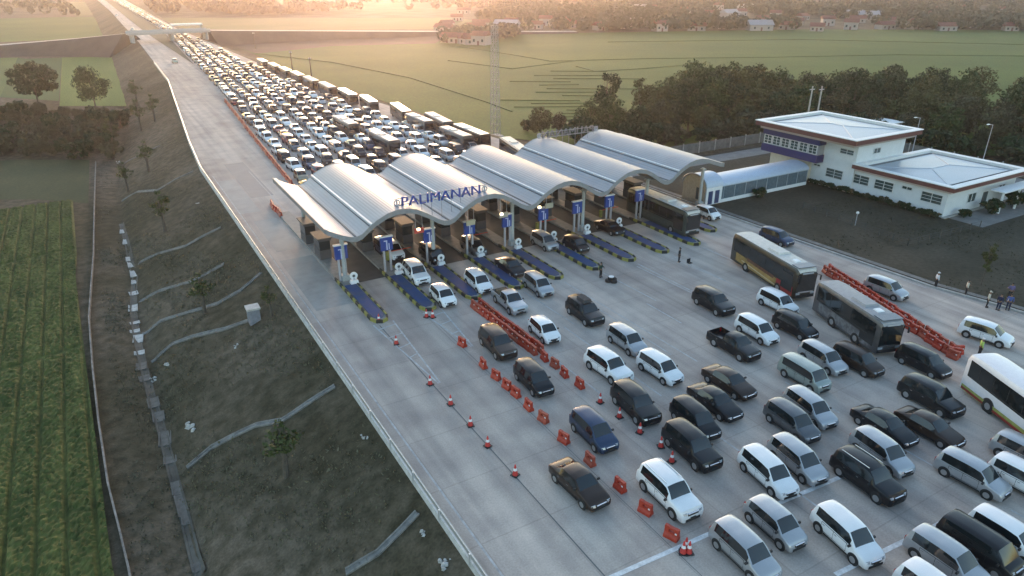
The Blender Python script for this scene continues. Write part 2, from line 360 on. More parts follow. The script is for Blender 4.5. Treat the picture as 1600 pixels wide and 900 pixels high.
# low boundary wall beside the rice field
wl = [(150, 255), (148, 320), (147, 400), (144, 440), (140, 500), (146, 580), (155, 660), (170, 760), (190, 840), (203, 895), (215, 960)]
W = [at(p[0], p[1], ZL) for p in wl]; mb = MB()
for a, b2 in zip(W[:-1], W[1:]):
    d = Vector((b2[0] - a[0], b2[1] - a[1])); mb.box(((a[0] + b2[0]) / 2, (a[1] + b2[1]) / 2, ZL + .2), (d.length - .02, .13, .55), rz=math.atan2(d.y, d.x))
tag(mb.build('boundary_wall', mat('weathered_wall', (.2, .185, .165), .9, var=.45, scale=1.3)), 'thin low pale wall between rice field and embankment strip', 'wall')

# fields --------------------------------------------------------------
def field(name, px, z, m, label=None, lift=.04):
    P = [at(p[0], p[1], z) for p in px]; mb = MB(); mb.add([(x, y, z + lift) for x, y in P], [tuple(range(len(P)))])
    return struct(mb.build(name, m), label=label)
def cropmat(name, c1, c2, sc=.3, stretch=(1, .15, 1), c3=None):
    m = bpy.data.materials.new(name); m.use_nodes = True; nt = m.node_tree; b = nt.nodes['Principled BSDF']; L = nt.links; b.inputs['Roughness'].default_value = .9; b.inputs['Specular IOR Level'].default_value = .2
    tc = nt.nodes.new('ShaderNodeTexCoord'); mp = nt.nodes.new('ShaderNodeMapping'); mp.inputs['Scale'].default_value = stretch; L.new(tc.outputs['Object'], mp.inputs[0])
    n = nt.nodes.new('ShaderNodeTexNoise'); n.inputs['Scale'].default_value = sc; n.inputs['Detail'].default_value = 7; L.new(mp.outputs[0], n.inputs[0])
    n2 = nt.nodes.new('ShaderNodeTexNoise'); n2.inputs['Scale'].default_value = 2.2; n2.inputs['Detail'].default_value = 6; L.new(tc.outputs['Object'], n2.inputs[0])
    r = nt.nodes.new('ShaderNodeValToRGB'); r.color_ramp.elements[0].position = .35; r.color_ramp.elements[1].position = .65; r.color_ramp.elements[0].color = (*c1, 1); r.color_ramp.elements[1].color = (*c2, 1); L.new(n.outputs[0], r.inputs[0])
    x = nt.nodes.new('ShaderNodeMix'); x.data_type = 'RGBA'; x.blend_type = 'OVERLAY'; x.inputs[0].default_value = .7; L.new(r.outputs[0], x.inputs[6]); L.new(n2.outputs[0], x.inputs[7]); L.new(x.outputs[2], b.inputs['Base Color'])
    M[name] = m; return m
rice = cropmat('rice', (.052, .066, .018), (.10, .11, .032), .5, (1, .3, 1))
ricefar = cropmat('rice_far', (.034, .082, .010), (.062, .11, .016), .018, (1, 1, 1))
riceleft = cropmat('rice_left', (.05, .10, .025), (.09, .14, .03), .05, (1, .4, 1))
pale = cropmat('pale_field', (.08, .095, .03), (.12, .12, .05), .02, (1, 1, 1))
brown = cropmat('brown_field', (.06, .042, .035), (.10, .075, .055), .03, (1, 1, 1))
soil = cropmat('soil', (.028, .03, .016), (.05, .048, .03), .3, (1, 1, 1))
# near crop: real raised beds with furrows
def near_crop():
    ox, x0, x1 = -6.25, -34.0, 0.0; y0, y1 = 18.0, 139.0
    nx, ny = 230, 520; xs = np.linspace(x0, x1, nx); ys = np.linspace(y0, y1, ny)
    rng = np.random.default_rng(3); N = rng.random((ny, nx))
    k = np.ones((3, 3)) / 9; Ns = sum(np.roll(np.roll(N, a, 0), b, 1) for a in (-1, 0, 1) for b in (-1, 0, 1)) / 9
    V = []
    for j, y in enumerate(ys):
        edge = lerp_tab([(18, -3.6), (43, -5.6), (83, -6.8), (100, -7.2), (110, -7.0), (139, -7.3)], y)
        tilt = -(y - 43) * .0095
        for i, x in enumerate(xs):
            u = (edge + (x)) ; xx = edge + x; ph = ((xx - tilt + 6.4) / 1.82) % 1.0
            fur = min(abs(ph), abs(1 - ph)) * 1.82
            h = .26 * sm((fur - .07) / .16)
            for yc in (77.8, 111.5):
                h *= sm((abs(y - yc - (xx + 10) * .25) - .2) / .4)
            h *= (0.6 + .8 * Ns[j, i]); h += (N[j, i] - .5) * .2 * (h > .1)
            V.append((xx, y, ZL + .04 + max(0, h)))
    f = [(j * nx + i, j * nx + i + 1, (j + 1) * nx + i + 1, (j + 1) * nx + i) for j in range(ny - 1) for i in range(nx - 1)]
    o = obj('rice_crop', mesh_from('rice_crop', V, f, rice, smooth=False)); struct(o, 'stuff', 'dense green rice crop in long straight beds'); o['category'] = 'crop'
near_crop()
field('field', [(-60, 312), (-60, 255), (20, 250), (140, 250), (138, 318), (60, 312)], ZL, cropmat('fallow', (.03, .045, .018), (.06, .07, .03), .12, (1, .6, 1)), 'dark fallow grass plot above the rice beds')
field('field', [(-300, 155), (0, 152), (28, 90), (-300, 96)], ZL, riceleft, 'grey-green far plot at the left edge')
field('field', [(0, 152), (92, 158), (97, 90), (40, 92), (28, 90)], ZL, cropmat('rice_mid', (.035, .08, .02), (.055, .10, .028), .04, (1, .4, 1)), 'dark green plot behind the lone round tree', .05)
field('field', [(93, 166), (203, 166), (200, 120), (192, 88), (97, 90)], ZL, cropmat('rice_bright', (.07, .13, .02), (.11, .165, .03), .12, (1, .1, 1)), 'bright striped green plot left of the motorway', .06)  # brighter green crop colour
field('field', [(-600, 84), (0, 66), (145, 60), (212, 50), (145, 26), (0, 29), (-600, 40)], ZL, ricefar, 'yellow-green field beyond the overpass on the left', .05)
field('field', [(120, 26), (150, 24), (170, 16), (150, 2), (95, 4)], ZL, pale, 'pale strip beside the far motorway', .08)
big = [(352, 66), (500, 127), (610, 162), (700, 192), (770, 214), (900, 226), (1200, 240), (1700, 245), (2400, 215), (2400, 62), (1600, 47), (1250, 46), (870, 52), (700, 56)]
field('field', big, ZR, ricefar, 'vast yellow-green rice field right of the motorway')
field('field', [(352, 68), (400, 84), (520, 72), (680, 68), (705, 52), (410, 50)], ZR, brown, 'brown bare ground right of the motorway under the sun', .08)
field('field', [(272, 44), (360, 47), (700, 46), (850, 40), (700, 28), (240, 28)], ZR, pale, 'hazy pale yellow field beyond the overpass on the right', .05)
# field bunds and ditches in the big field
bm_ = mat('bund', (.05, .085, .018), .95, var=.3)
for pts in ([(400, 84), (520, 98), (640, 122), (760, 160), (800, 175)], [(700, 95), (800, 108), (900, 95), (1010, 92), (1200, 90)], [(900, 104), (930, 112), (1000, 108), (1100, 100)], [(700, 70), (800, 86), (860, 96), (905, 95)], [(1200, 90), (1400, 86), (1600, 88), (1900, 96)], [(950, 66), (1250, 62), (1600, 70)]):
    W = [at(p[0], p[1], ZR) for p in pts]; mb = MB()
    for a, b2 in zip(W[:-1], W[1:]):
        d = Vector((b2[0] - a[0], b2[1] - a[1])); mb.box(((a[0] + b2[0]) / 2, (a[1] + b2[1]) / 2, ZR + .1), (d.length, 0.55 if d.length < 200 else .8, .3), rz=math.atan2(d.y, d.x), top=(1, .5))
    struct(mb.build('field_bund', bm_))
for i in range(16):      # thin furrow lines across the near part of the big field
    y = 112 + i * 5.5 + random.uniform(-1, 1); x0 = 840 + random.uniform(-60, 50); x1 = x0 + random.uniform(60, 200)
    a = at(x0, y, ZR); b2 = at(x1, y + random.uniform(-1.5, 1.5), ZR); d = Vector((b2[0] - a[0], b2[1] - a[1])); mb = MB().box(((a[0] + b2[0]) / 2, (a[1] + b2[1]) / 2, ZR + .12), (d.length, .35, .22), rz=math.atan2(d.y, d.x), top=(1, .5)); struct(mb.build('field_bund', bm_))
# office yard surfaces
yard = cropmat('yard_soil', (.038, .034, .022), (.062, .054, .038), .18, (1, 1, 1))
mb = MB(); mb.add([(72.6, 20, -.03), (127, 20, -.03), (127, 90, -.03), (72.6, 90, -.03)], [(0, 1, 2, 3)]); struct(mb.build('yard', yard), label='dark bare soil yard in front of the office')
pv = mat('yard_paving', (.17, .165, .16), .85, var=.2, scale=.6)
mb = MB(); mb.add([(113.8, 47.8, -.015), (126, 47.8, -.015), (126, 80, -.015), (113.8, 80, -.015)], [(0, 1, 2, 3)]); mb.add([(96, 42.5, -.02), (126, 42.5, -.02), (126, 47.7, -.02), (96, 47.7, -.02)], [(0, 1, 2, 3)])
mb.add([(72.8, 85, -.02), (110, 85, -.02), (110, 89, -.02), (72.8, 89, -.02)], [(0, 1, 2, 3)]); struct(mb.build('pavement', pv), label='grey paving round the office')

# ------------------------------------------------------------------ toll canopy
PER, TX0, FY, BY = 10.35, 19.5, 64.3, 86.0
def prof(x):
    """roof height across the humps"""
    if x < TX0: t = (TX0 - x) / 2.9; return 5.95 + 1.3 * t ** 1.35
    u = (x - TX0) % PER; k = int((x - TX0) // PER)
    P = [(0, 5.95), (.7, 6.15), (1.6, 6.85), (2.3, 7.3), (3.5, 7.85), (4.6, 8.08), (5.6, 8.08), (6.7, 7.8), (7.9, 7.15), (9.1, 6.35), (9.8, 6.02), (PER, 5.95)]
    if k >= 4: P = P[:7] + [(6.7, 7.9), (7.9, 7.5), (9.1, 7.1), (PER, 6.9)]
    return lerp_tab(P, u)
can = thing('toll_canopy', 'pale blue metal toll canopy of five wave-shaped humps over the booths', 'canopy', (0, FY, 0))
def roofmat():
    m = mat('roof_metal', (.30, .315, .34), .5, .15, var=.07, scale=.25)
    nt = m.node_tree; b = nt.nodes['Principled BSDF']; tc = nt.nodes.new('ShaderNodeTexCoord'); wv = nt.nodes.new('ShaderNodeTexWave'); wv.bands_direction = 'X'; wv.inputs['Scale'].default_value = 1.1; wv.inputs['Distortion'].default_value = 0
    nt.links.new(tc.outputs['Object'], wv.inputs[0]); bp = nt.nodes.new('ShaderNodeBump'); bp.inputs['Strength'].default_value = .3; bp.inputs['Distance'].default_value = .04; nt.links.new(wv.outputs[0], bp.inputs['Height']); nt.links.new(bp.outputs[0], b.inputs['Normal'])
    return m
rm = roofmat(); wm = mat('white_trim', (.72, .72, .72), .5, var=.06); dk = mat('dark_gutter', (.07, .08, .09), .6); fas = mat('grey_fascia', (.25, .255, .265), .5, .2, var=.1); under = mat('canopy_underside', (.05, .04, .035), .8, var=.2)  # underside colour kept dark to paint in the shade below the roof
xs = [16.6, 17.0, 17.6, 18.3, 19.0] + [TX0 + k * PER + u for k in range(5) for u in (0.0, .35, .7, 1.15, 1.6, 1.95, 2.3, 2.9, 3.5, 4.1, 4.6, 5.1, 5.6, 6.1, 6.7, 7.3, 7.9, 8.5, 9.1, 9.5, 9.8)] + [TX0 + 5 * PER - .6]
D = BY - FY
v = []; f = []; mi = []
for x in xs: v += [(x, 0, prof(x)), (x, D * .33, prof(x) + .02), (x, D * .67, prof(x) + .02), (x, D, prof(x))]
for i in range(len(xs) - 1):
    for j in range(3): f.append((i * 4 + j, i * 4 + 4 + j, i * 4 + 5 + j, i * 4 + 1 + j))
obj('roof', mesh_from('roof', v, f, rm, smooth=True, sharp=50), can)
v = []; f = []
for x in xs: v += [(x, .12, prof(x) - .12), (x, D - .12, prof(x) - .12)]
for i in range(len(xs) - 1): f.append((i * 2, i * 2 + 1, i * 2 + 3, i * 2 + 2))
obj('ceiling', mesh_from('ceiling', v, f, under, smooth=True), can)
for nm, y in (('front_fascia', -.1), ('rear_fascia', D + .02)):
    v = []; f = []
    for x in xs: z = prof(x); v += [(x, y, z + .03), (x, y + .1, z + .03), (x, y + .1, z - .5), (x, y, z - .5)]
    for i in range(len(xs) - 1):
        for j in range(4): f.append((i * 4 + j, i * 4 + (j + 1) % 4, i * 4 + 4 + (j + 1) % 4, i * 4 + 4 + j))
    f += [(0, 1, 2, 3), tuple((len(xs) - 1) * 4 + j for j in (3, 2, 1, 0))]
    obj(nm, mesh_from(nm, v, f, fas, smooth=True, sharp=40), can)
mb = MB(); mb.box((16.55, D / 2, prof(16.6) - .18), (.12, D, .5)); mb.build('side_fascia', fas, can)
mb = MB(); mb.box((16.75, D / 2, prof(16.7) + .05), (.4, D, .06), ); mb.build('edge_trim', wm, can)
mb = MB()
for k in range(5):
    x = TX0 + k * PER; xc = x + 1.78; mb.box((xc, D / 2, prof(xc) + .06), (.22, D, .12))
mb.build('ridge_cap', wm, can)
mb = MB()
for k in range(6):
    x = TX0 + k * PER
    if k < 5: mb.box((x + .05, D / 2, 5.99), (.2, D, .07)); mb.box((x + 1.6, D / 2, prof(x + 1.55) + .03), (.18, D - .1, .06))
mb.build('gutter', dk, can)
mb = MB()
for k in range(6):
    x = TX0 + min(k, 5) * PER - (0.9 if k == 5 else 0)
    for y in (1.2, D - 1.5): mb.tube((x - .3, y, prof(x) - .35), (x + .3, y, prof(x) - .35), .1)
    for y0 in (1.2,): mb.box((x, D / 2, prof(x) - .35), (.2, D - 1, .3))
mb.build('beam', fas, can)
colm = mat('column_paint', (.34, .37, .38), .5, var=.1)
cm = MB().tube((0, 0, 0), (0, 0, 5.5), .24, .22, 12).box((0, 0, .35), (.8, .8, .7)).box((0, 0, 5.3), (.6, .6, .2)).mesh('column', colm, True)
for k in range(6):
    x = TX0 + k * PER - (1.0 if k == 5 else 0) - (0.55 if k < 5 else 0)
    for y in (3.2, D - 3.0): obj('column', cm, can, (x, y, .15))
lampm = mat('lamp_glow', (1, .8, .5), .5, emit=((1, .72, .38), 6.0))
mb = MB()
for k in range(5):
    for y in (2.5, 11): mb.box((TX0 + k * PER + 5 + (k % 3) * .6, y, 7.7), (.6, .25, .1))
mb.build('ceiling_lamp', lampm, can)
# letters
blue = mat('sign_blue', (.016, .055, .27), .4, var=.08); greyl = mat('sign_grey', (.33, .35, .40), .5); 
def text_mesh(s, size, ext, m, width=None, off=.0):
    c = bpy.data.curves.new('t', 'FONT'); c.body = s; c.size = size; c.extrude = ext; c.offset = off; c.space_character = 1.02
    o = bpy.data.objects.new('t', c); COL.objects.link(o); dg = bpy.context.evaluated_depsgraph_get(); me = bpy.data.meshes.new_from_object(o.evaluated_get(dg))
    bpy.data.objects.remove(o); bpy.data.curves.remove(c)
    a = np.empty(len(me.vertices) * 3, dtype=np.float32); me.vertices.foreach_get('co', a); a = a.reshape(-1, 3)
    mn, mx = a.min(0), a.max(0)
    if width: a[:, 0] = (a[:, 0] - (mn[0] + mx[0]) / 2) * width / (mx[0] - mn[0])
    a[:, 1] -= mn[1]; me.vertices.foreach_set('co', a.reshape(-1)); me.materials.clear(); me.materials.append(m); me.update(); return me
def letters(name, label, x0, x1, y, z, hgt, m, flip=False):
    t = thing(name, label, 'sign', ((x0 + x1) / 2, y, 0), PI if flip else 0)
    me = text_mesh('PALIMANAN', hgt / .73, .10, m, x1 - x0, 0)
    o = obj('lettering', me, t); o.location = (0, 0, z); o.rotation_euler = (PI / 2, 0, 0)
    mb = MB(); hw = (x1 - x0) / 2
    mb.tube((-hw - .8, .22, z + .15), (hw + .8, .22, z + .15), .05, n=6); mb.tube((-hw - .8, .22, z + .85), (hw + .8, .22, z + .85), .04, n=6)
    s = -1 if flip else 1
    for q in range(9):
        xx = -hw + q * hw / 4; zz = prof((x0 + x1) / 2 + s * xx)
        mb.tube((xx, .22, zz), (xx, .22, z + .9), .03, n=6)
    mb.build('frame', fas, t)
    mb = MB()          # small ring emblem at each end
    for sx in (-1, 1):
        for a in range(12):
            t0, t1 = a * PI / 6, (a + 1) * PI / 6; c = (sx * (hw + .55), 0, z + .5)
            mb.tube((c[0] + .3 * math.cos(t0), 0, c[2] + .3 * math.sin(t0)), (c[0] + .3 * math.cos(t1), 0, c[2] + .3 * math.sin(t1)), .07, n=5)
        mb.box((sx * (hw + .55), 0, z + .5), (.16, .12, .5))
    mb.build('emblem', greyl, t); return t
letters('rooftop_sign', 'blue PALIMANAN letters standing on the front edge of the canopy', 25.1, 34.3, 65.4, 7.95, 1.12, blue)
letters('rooftop_sign', 'dark sign letters seen from behind on the rear canopy edge', 55.2, 64.4, 85.3, 8.05, 1.12, mat('sign_back', (.12, .12, .13), .6), True)

# ------------------------------------------------------------------ toll islands
yel = mat('kerb_yellow', (.27, .25, .06), .7, var=.2); blk = mat('kerb_black', (.025, .028, .025), .8); isl = mat('island_concrete', (.24, .235, .22), .8, var=.2, scale=1.5); bluef = mat('island_blue', (.008, .05, .19), .75, col2=(.05, .075, .13), scale=.9)
white = mat('painted_white', (.72, .73, .74), .45, var=.05); glassd = mat('booth_glass', (.02, .03, .035), .12, 0, spec=.8); steel = mat('post_steel', (.42, .42, .46), .45, .3)
redp = mat('barrier_red', (.55, .06, .03), .5); grn = mat('signal_green', (.1, .8, .3), .5, emit=((.1, .9, .3), 2.0))
ordl = ['leftmost', 'second from the left', 'third from the left', 'fourth from the left', 'fifth from the left', 'sixth from the left', 'seventh from the left', 'eighth from the left', 'rightmost']
def island_meshes(y1):
    hw = .78; P = [(-hw, y1), (-hw, .9), (-.5, .25), (0, 0), (.5, .25), (hw, .9), (hw, y1)]
    base = MB().prism(P, 0, .22).mesh('island_base', isl)
    top = MB().prism([(-.6, 9.5), (-.6, 1.2), (-.3, .6), (.3, .6), (.6, 1.2), (.6, 9.5)], .215, .27).mesh('blue_top', bluef)
    path = [(-hw - .02, 12.0)]; n = 0
    for k in range(13): path.append((-hw - .02, 12.0 - (k + 1) * .85))
    path += [(-.52, .2), (0, -.06), (.52, .2)]
    for k in range(14): path.append((hw + .02, .95 + k * .85))
    v = []; f = []; mi = []
    for i, p in enumerate(path):
        q = path[min(i + 1, len(path) - 1)]; r_ = path[max(i - 1, 0)]; d = Vector((q[0] - r_[0], q[1] - r_[1])).normalized(); nn = Vector((-d.y, d.x)) * .1
        v += [(p[0] - nn.x, p[1] - nn.y, 0), (p[0] - nn.x * .8, p[1] - nn.y * .8, .33), (p[0] + nn.x * .8, p[1] + nn.y * .8, .33), (p[0] + nn.x, p[1] + nn.y, 0)]
    for i in range(len(path) - 1):
        for j in range(3): f.append((i * 4 + j, i * 4 + j + 1, i * 4 + j + 5, i * 4 + j + 4)); mi.append(i % 2)
    return base, top, mesh_from('striped_kerb', v, f, [blk, yel], mi)
im = island_meshes(33); im0 = island_meshes(38)
bodyb = MB().box((0, 0, .55), (1.3, 2.4, 1.1)).box((0, 0, 2.35), (1.45, 2.7, .25)).mesh('booth_wall', mat('booth_paint_shaded', (.07, .07, .078), .6, var=.1))  # booth walls darkened so their colour carries the canopy shade
bglass = MB().box((0, 0, 1.66), (1.24, 2.34, 1.1)).mesh('booth_window', glassd)
broof = MB().box((0, 0, 2.56), (1.7, 3.0, .14)).mesh('booth_roof', mat('booth_roof', (.10, .095, .09), .7, var=.2))
pan = MB().box((0, 0, 3.2), (1.35, .28, 1.5)).mesh('panel', blue); pancap = MB().box((0, 0, 4.03), (1.5, .36, .14)).mesh('cap', white)
panmk = MB().box((0, -.15, 3.05), (.14, .03, 1.1)).box((-.12, -.15, 3.55), (.4, .03, .12)).box((.25, -.15, 2.9), (.1, .03, .7)).mesh('symbol', mat('symbol_pale', (.45, .5, .7), .5))
pleg = MB().box((0, 0, 1.25), (.2, .2, 2.5)).mesh('post', steel)
sb = MB().box((0, 0, .18), (.85, .6, .36), top=(.85, .85)).mesh('base', white)
ring = MB().tube((0, -.05, .82), (0, .05, .82), .42, n=20).mesh('disc', white, True); rin = MB().tube((0, -.07, .82), (0, -.045, .82), .16, n=14).mesh('symbol', dk); neck = MB().box((0, 0, .45), (.16, .12, .3)).mesh('stem', steel)
tyre_m = mat('rubber', (.02, .02, .02), .85)
for i in range(10):
    xc = 18.9 + 5.05 * i
    if i == 9: xc = 64.6
    li = ordl[i] if i < 9 else ''
    ms = im0 if i == 0 else im
    t = thing('toll_island', ('%s toll island with blue top and yellow black kerb' % li) if i < 9 else 'toll island between the dark bus lane and the outer lane', 'toll island', (xc, 56.4 + (0 if i < 9 else 2.5), 0), 0, 'toll islands under the canopy')
    for me, nm in zip(ms, ('island_base', 'blue_top', 'striped_kerb')): obj(nm, me, t)
    if i < 9:
        p = thing('lane_sign', '%s blue panel lane sign on grey posts before the canopy' % li, 'sign', (xc - .15, 67.5, .22), 0, 'lane signs on the toll islands')
        q = obj('panel', pan, p); obj('symbol', panmk, q); obj('cap', pancap, p)
        for sx in (-.35, .35): obj('post', pleg, p, (sx, 0, 0))
        if i < 8:
            s = thing('island_marker', '%s small white disc marker on a white base on an island' % li, 'marker', (xc + .85 - .3, 66.1, .27), 0, 'white disc markers on the toll islands')
            obj('base', sb, s); obj('stem', neck, s); d = obj('disc', ring, s); obj('symbol', rin, d)
    b = thing('toll_booth', ('%s toll booth, grey and glazed, deep under the canopy' % li) if i < 9 else 'toll booth beside the outer bus lane under the canopy', 'booth', (xc, 75.5, .22), 0, 'toll booths under the canopy')
    obj('booth_wall', bodyb, b); obj('booth_window', bglass, b); obj('booth_roof', broof, b)
    b2 = dup(b, (xc, 81.5, .22), 0, ('%s rear toll booth, behind the first booth of its island' % li) if i < 9 else 'rear toll booth beside the outer bus lane')
    if i in (1, 3, 5, 7):   # boom gate
        g = thing('boom_gate', 'red and white boom gate beside the toll booth, %s' % li, 'boom gate', (xc + .95, 70.5, .22), 0, 'boom gates')
        MB().box((0, 0, .5), (.3, .35, 1.0)).build('housing', yel, g); MB().tube((0, 0, .95), (2.9, 0, 1.0), .05).build('boom', redp, g)
# ad boards and clutter hanging under the canopy front
for i, (x, z, c, lb) in enumerate([(27.3, 4.6, (.5, .07, .06), 'small red sign hanging under the first canopy hump'), (33.6, 4.4, (.45, .40, .28), 'cream board hanging under the second canopy hump'), (37.9, 4.6, (.42, .4, .33), 'cream board hanging between second and third hump'), (52.2, 4.9, (.45, .10, .08), 'dark red board hanging under the fourth canopy hump'), (44.2, 4.7, (.4, .38, .3), 'cream board hanging under the third canopy hump')]):
    t = thing('hanging_board', lb, 'sign', (x, 66.5, 0)); MB().box((0, 0, z), (1.1, .12, .6)).build('board', mat('board%d' % i, c, .5), t); MB().tube((-.4, 0, z + .3), (-.4, 0, prof(x) - .2), .03).tube((.4, 0, z + .3), (.4, 0, prof(x) - .2), .03).build('hanger', steel, t)
mb = MB(); mb.add([(19.8, 66.5, .006), (66, 66.5, .006), (66, 88, .006), (19.8, 88, .006)], [(0, 1, 2, 3)]); struct(mb.build('road_patch', mat('shaded_floor', (.055, .052, .05), .8, var=.3, scale=.5)))  # dark floor sheet that paints the shade under the canopy
for i in range(9):  # boards added to block low sun and darken the space beneath
    xc = 18.9 + 5.05 * i + 2.52; t = thing('shade_board', 'added dark board shading the space under the canopy, %s' % ordl[i], 'sign', (xc, 79, 0), 0, 'added shade boards under the canopy')
    MB().box((0, 0, 4.75), (3.9, .2, 1.0)).build('board', mat('board_dark', (.03, .03, .035), .6), t); MB().tube((-1.5, 0, 5.25), (-1.5, 0, prof(xc - 1.5) - .15), .04).tube((1.5, 0, 5.25), (1.5, 0, prof(xc + 1.5) - .15), .04).build('hanger', steel, t)
# signal lamps
for i in (1, 3, 4):
    x = 18.9 + 5.05 * i + 2.5; mb = MB().box((x, 64.6, 5.45), (.28, .2, .22)); t = tag(mb.build('signal_lamp', mat('amber_lamp', (1, .75, .4), .5, emit=((1, .78, .45), 2.5))), 'small glowing lamp under the canopy edge, %s' % ordl[i], 'lamp')

# ------------------------------------------------------------------ vaulted walkway to the office
wk = thing('covered_walkway', 'low blue-white vaulted walkway linking the canopy to the office', 'walkway', (71.3, 69.8, 0))
n = 14; vb = mat('vault_blue', (.44, .50, .60), .45, .2, var=.06)
def vault(x0, x1, hw, z0, rise, nm):
    v = []; f = []; st_ = 4
    for q in range(st_):
        x = x0 + (x1 - x0) * q / (st_ - 1)
        for k in range(n + 1): a = PI * k / n; v.append((x, -hw * math.cos(a), z0 + rise * math.sin(a)))
    for i in range(st_ - 1):
        for k in range(n): f.append((i * (n + 1) + k, (i + 1) * (n + 1) + k, (i + 1) * (n + 1) + k + 1, i * (n + 1) + k + 1))
    obj(nm, mesh_from(nm, v, f, vb, smooth=True), wk)
vault(0, 3.3, 2.35, 2.55, 1.55, 'lobby_roof'); vault(3.3, 21.8, 2.3, 2.45, .95, 'walkway_roof')
cr = mat('cream_wall', (.42, .36, .29), .8, var=.15)
gp = [(-2.2 * math.cos(PI * k / n), 2.55 + 1.42 * math.sin(PI * k / n)) for k in range(n + 1)]
MB().extr_x([(-2.2, 0)] + gp + [(2.2, 0)], -.02, .14).build('end_wall', cr, wk); MB().extr_x([(-2.1, 2.3)] + [(a * .95, b - .03) for a, b in gp] + [(2.1, 2.3)], 3.15, 3.29).build('end_wall', wallw if 0 else white, wk)
MB().box((-.05, -.9, 1.5), (.06, .8, 1.7)).build('window', dk, wk)
rib = MB()
for k in range(n):
    a, b2 = PI * k / n, PI * (k + 1) / n
    rib.tube((-.05, -2.35 * math.cos(a), 2.55 + 1.58 * math.sin(a)), (-.05, -2.35 * math.cos(b2), 2.55 + 1.58 * math.sin(b2)), .12, n=6)
rib.tube((-.05, -2.35, 0), (-.05, -2.35, 2.55), .12, n=6); rib.build('end_arch', fas, wk)
MB().box((1.65, -2.2, 1.27), (3.2, .16, 2.54)).build('lobby_wall', white, wk)
for dx in (1.0, 2.3): MB().box((dx, -2.3, 1.05), (.8, .06, 1.9)).build('door', mat('door_blue', (.04, .06, .14), .3, spec=.7), wk)
MB().box((12.5, -2.2, .25), (18.4, .16, .5)).build('wall', white, wk); MB().box((10.9, 2.2, 1.2), (21.6, .16, 2.4)).build('wall', white, wk)
MB().box((12.5, -2.2, 1.45), (18.4, .06, 1.9)).build('glazing', mat('walk_glass', (.10, .14, .17), .2, spec=.7, var=.2), wk)
mb = MB(); mb.box((12.5, -2.24, 2.38), (18.4, .12, .1))
for k in range(9): mb.box((3.6 + k * 2.25, -2.23, 1.45), (.07, .1, 1.9))
mb.build('mullion', mat('mullion_grey', (.3, .34, .38), .5), wk)

# ------------------------------------------------------------------ office building
of = thing('office_building', 'white two-storey toll office with blue bands, flat-topped roof and low wing', 'building', (93.3, 47.4, 0))
OX, OY = 93.3, 47.4
def LB(x0, x1, y0, y1, z0, z1): return MB().box(((x0 + x1) / 2 - OX, (y0 + y1) / 2 - OY, (z0 + z1) / 2), (x1 - x0, y1 - y0, z1 - z0))
wallm = mat('office_white', (.60, .62, .64), .7, var=.06, scale=.8); brn = mat('fascia_brown', (.11, .035, .03), .6, var=.15); bandb = mat('band_blue', (.014, .018, .10), .5, var=.15)
LB(94.9, 106.4, 61.2, 76.0, 0, 7.3).build('wall', wallm, of)
LB(95.3, 112.6, 47.4, 61.2, 0, 3.5).build('wall', wallm, of)
LB(93.2, 94.9, 66.6, 77.3, 3.55, 4.7).build('blue_band', bandb, of); LB(93.2, 94.9, 66.6, 77.3, 6.25, 7.3).build('blue_band', bandb, of)
LB(93.5, 94.9, 66.8, 77.1, 4.7, 6.25).build('wall', mat('grey_wall', (.3, .3, .32), .7), of)  # grey wall set back between the blue bands
LB(94.2, 94.9, 68.5, 76, 0, 3.55).build('wall', mat('office_beige', (.5, .46, .38), .7, var=.08), of)
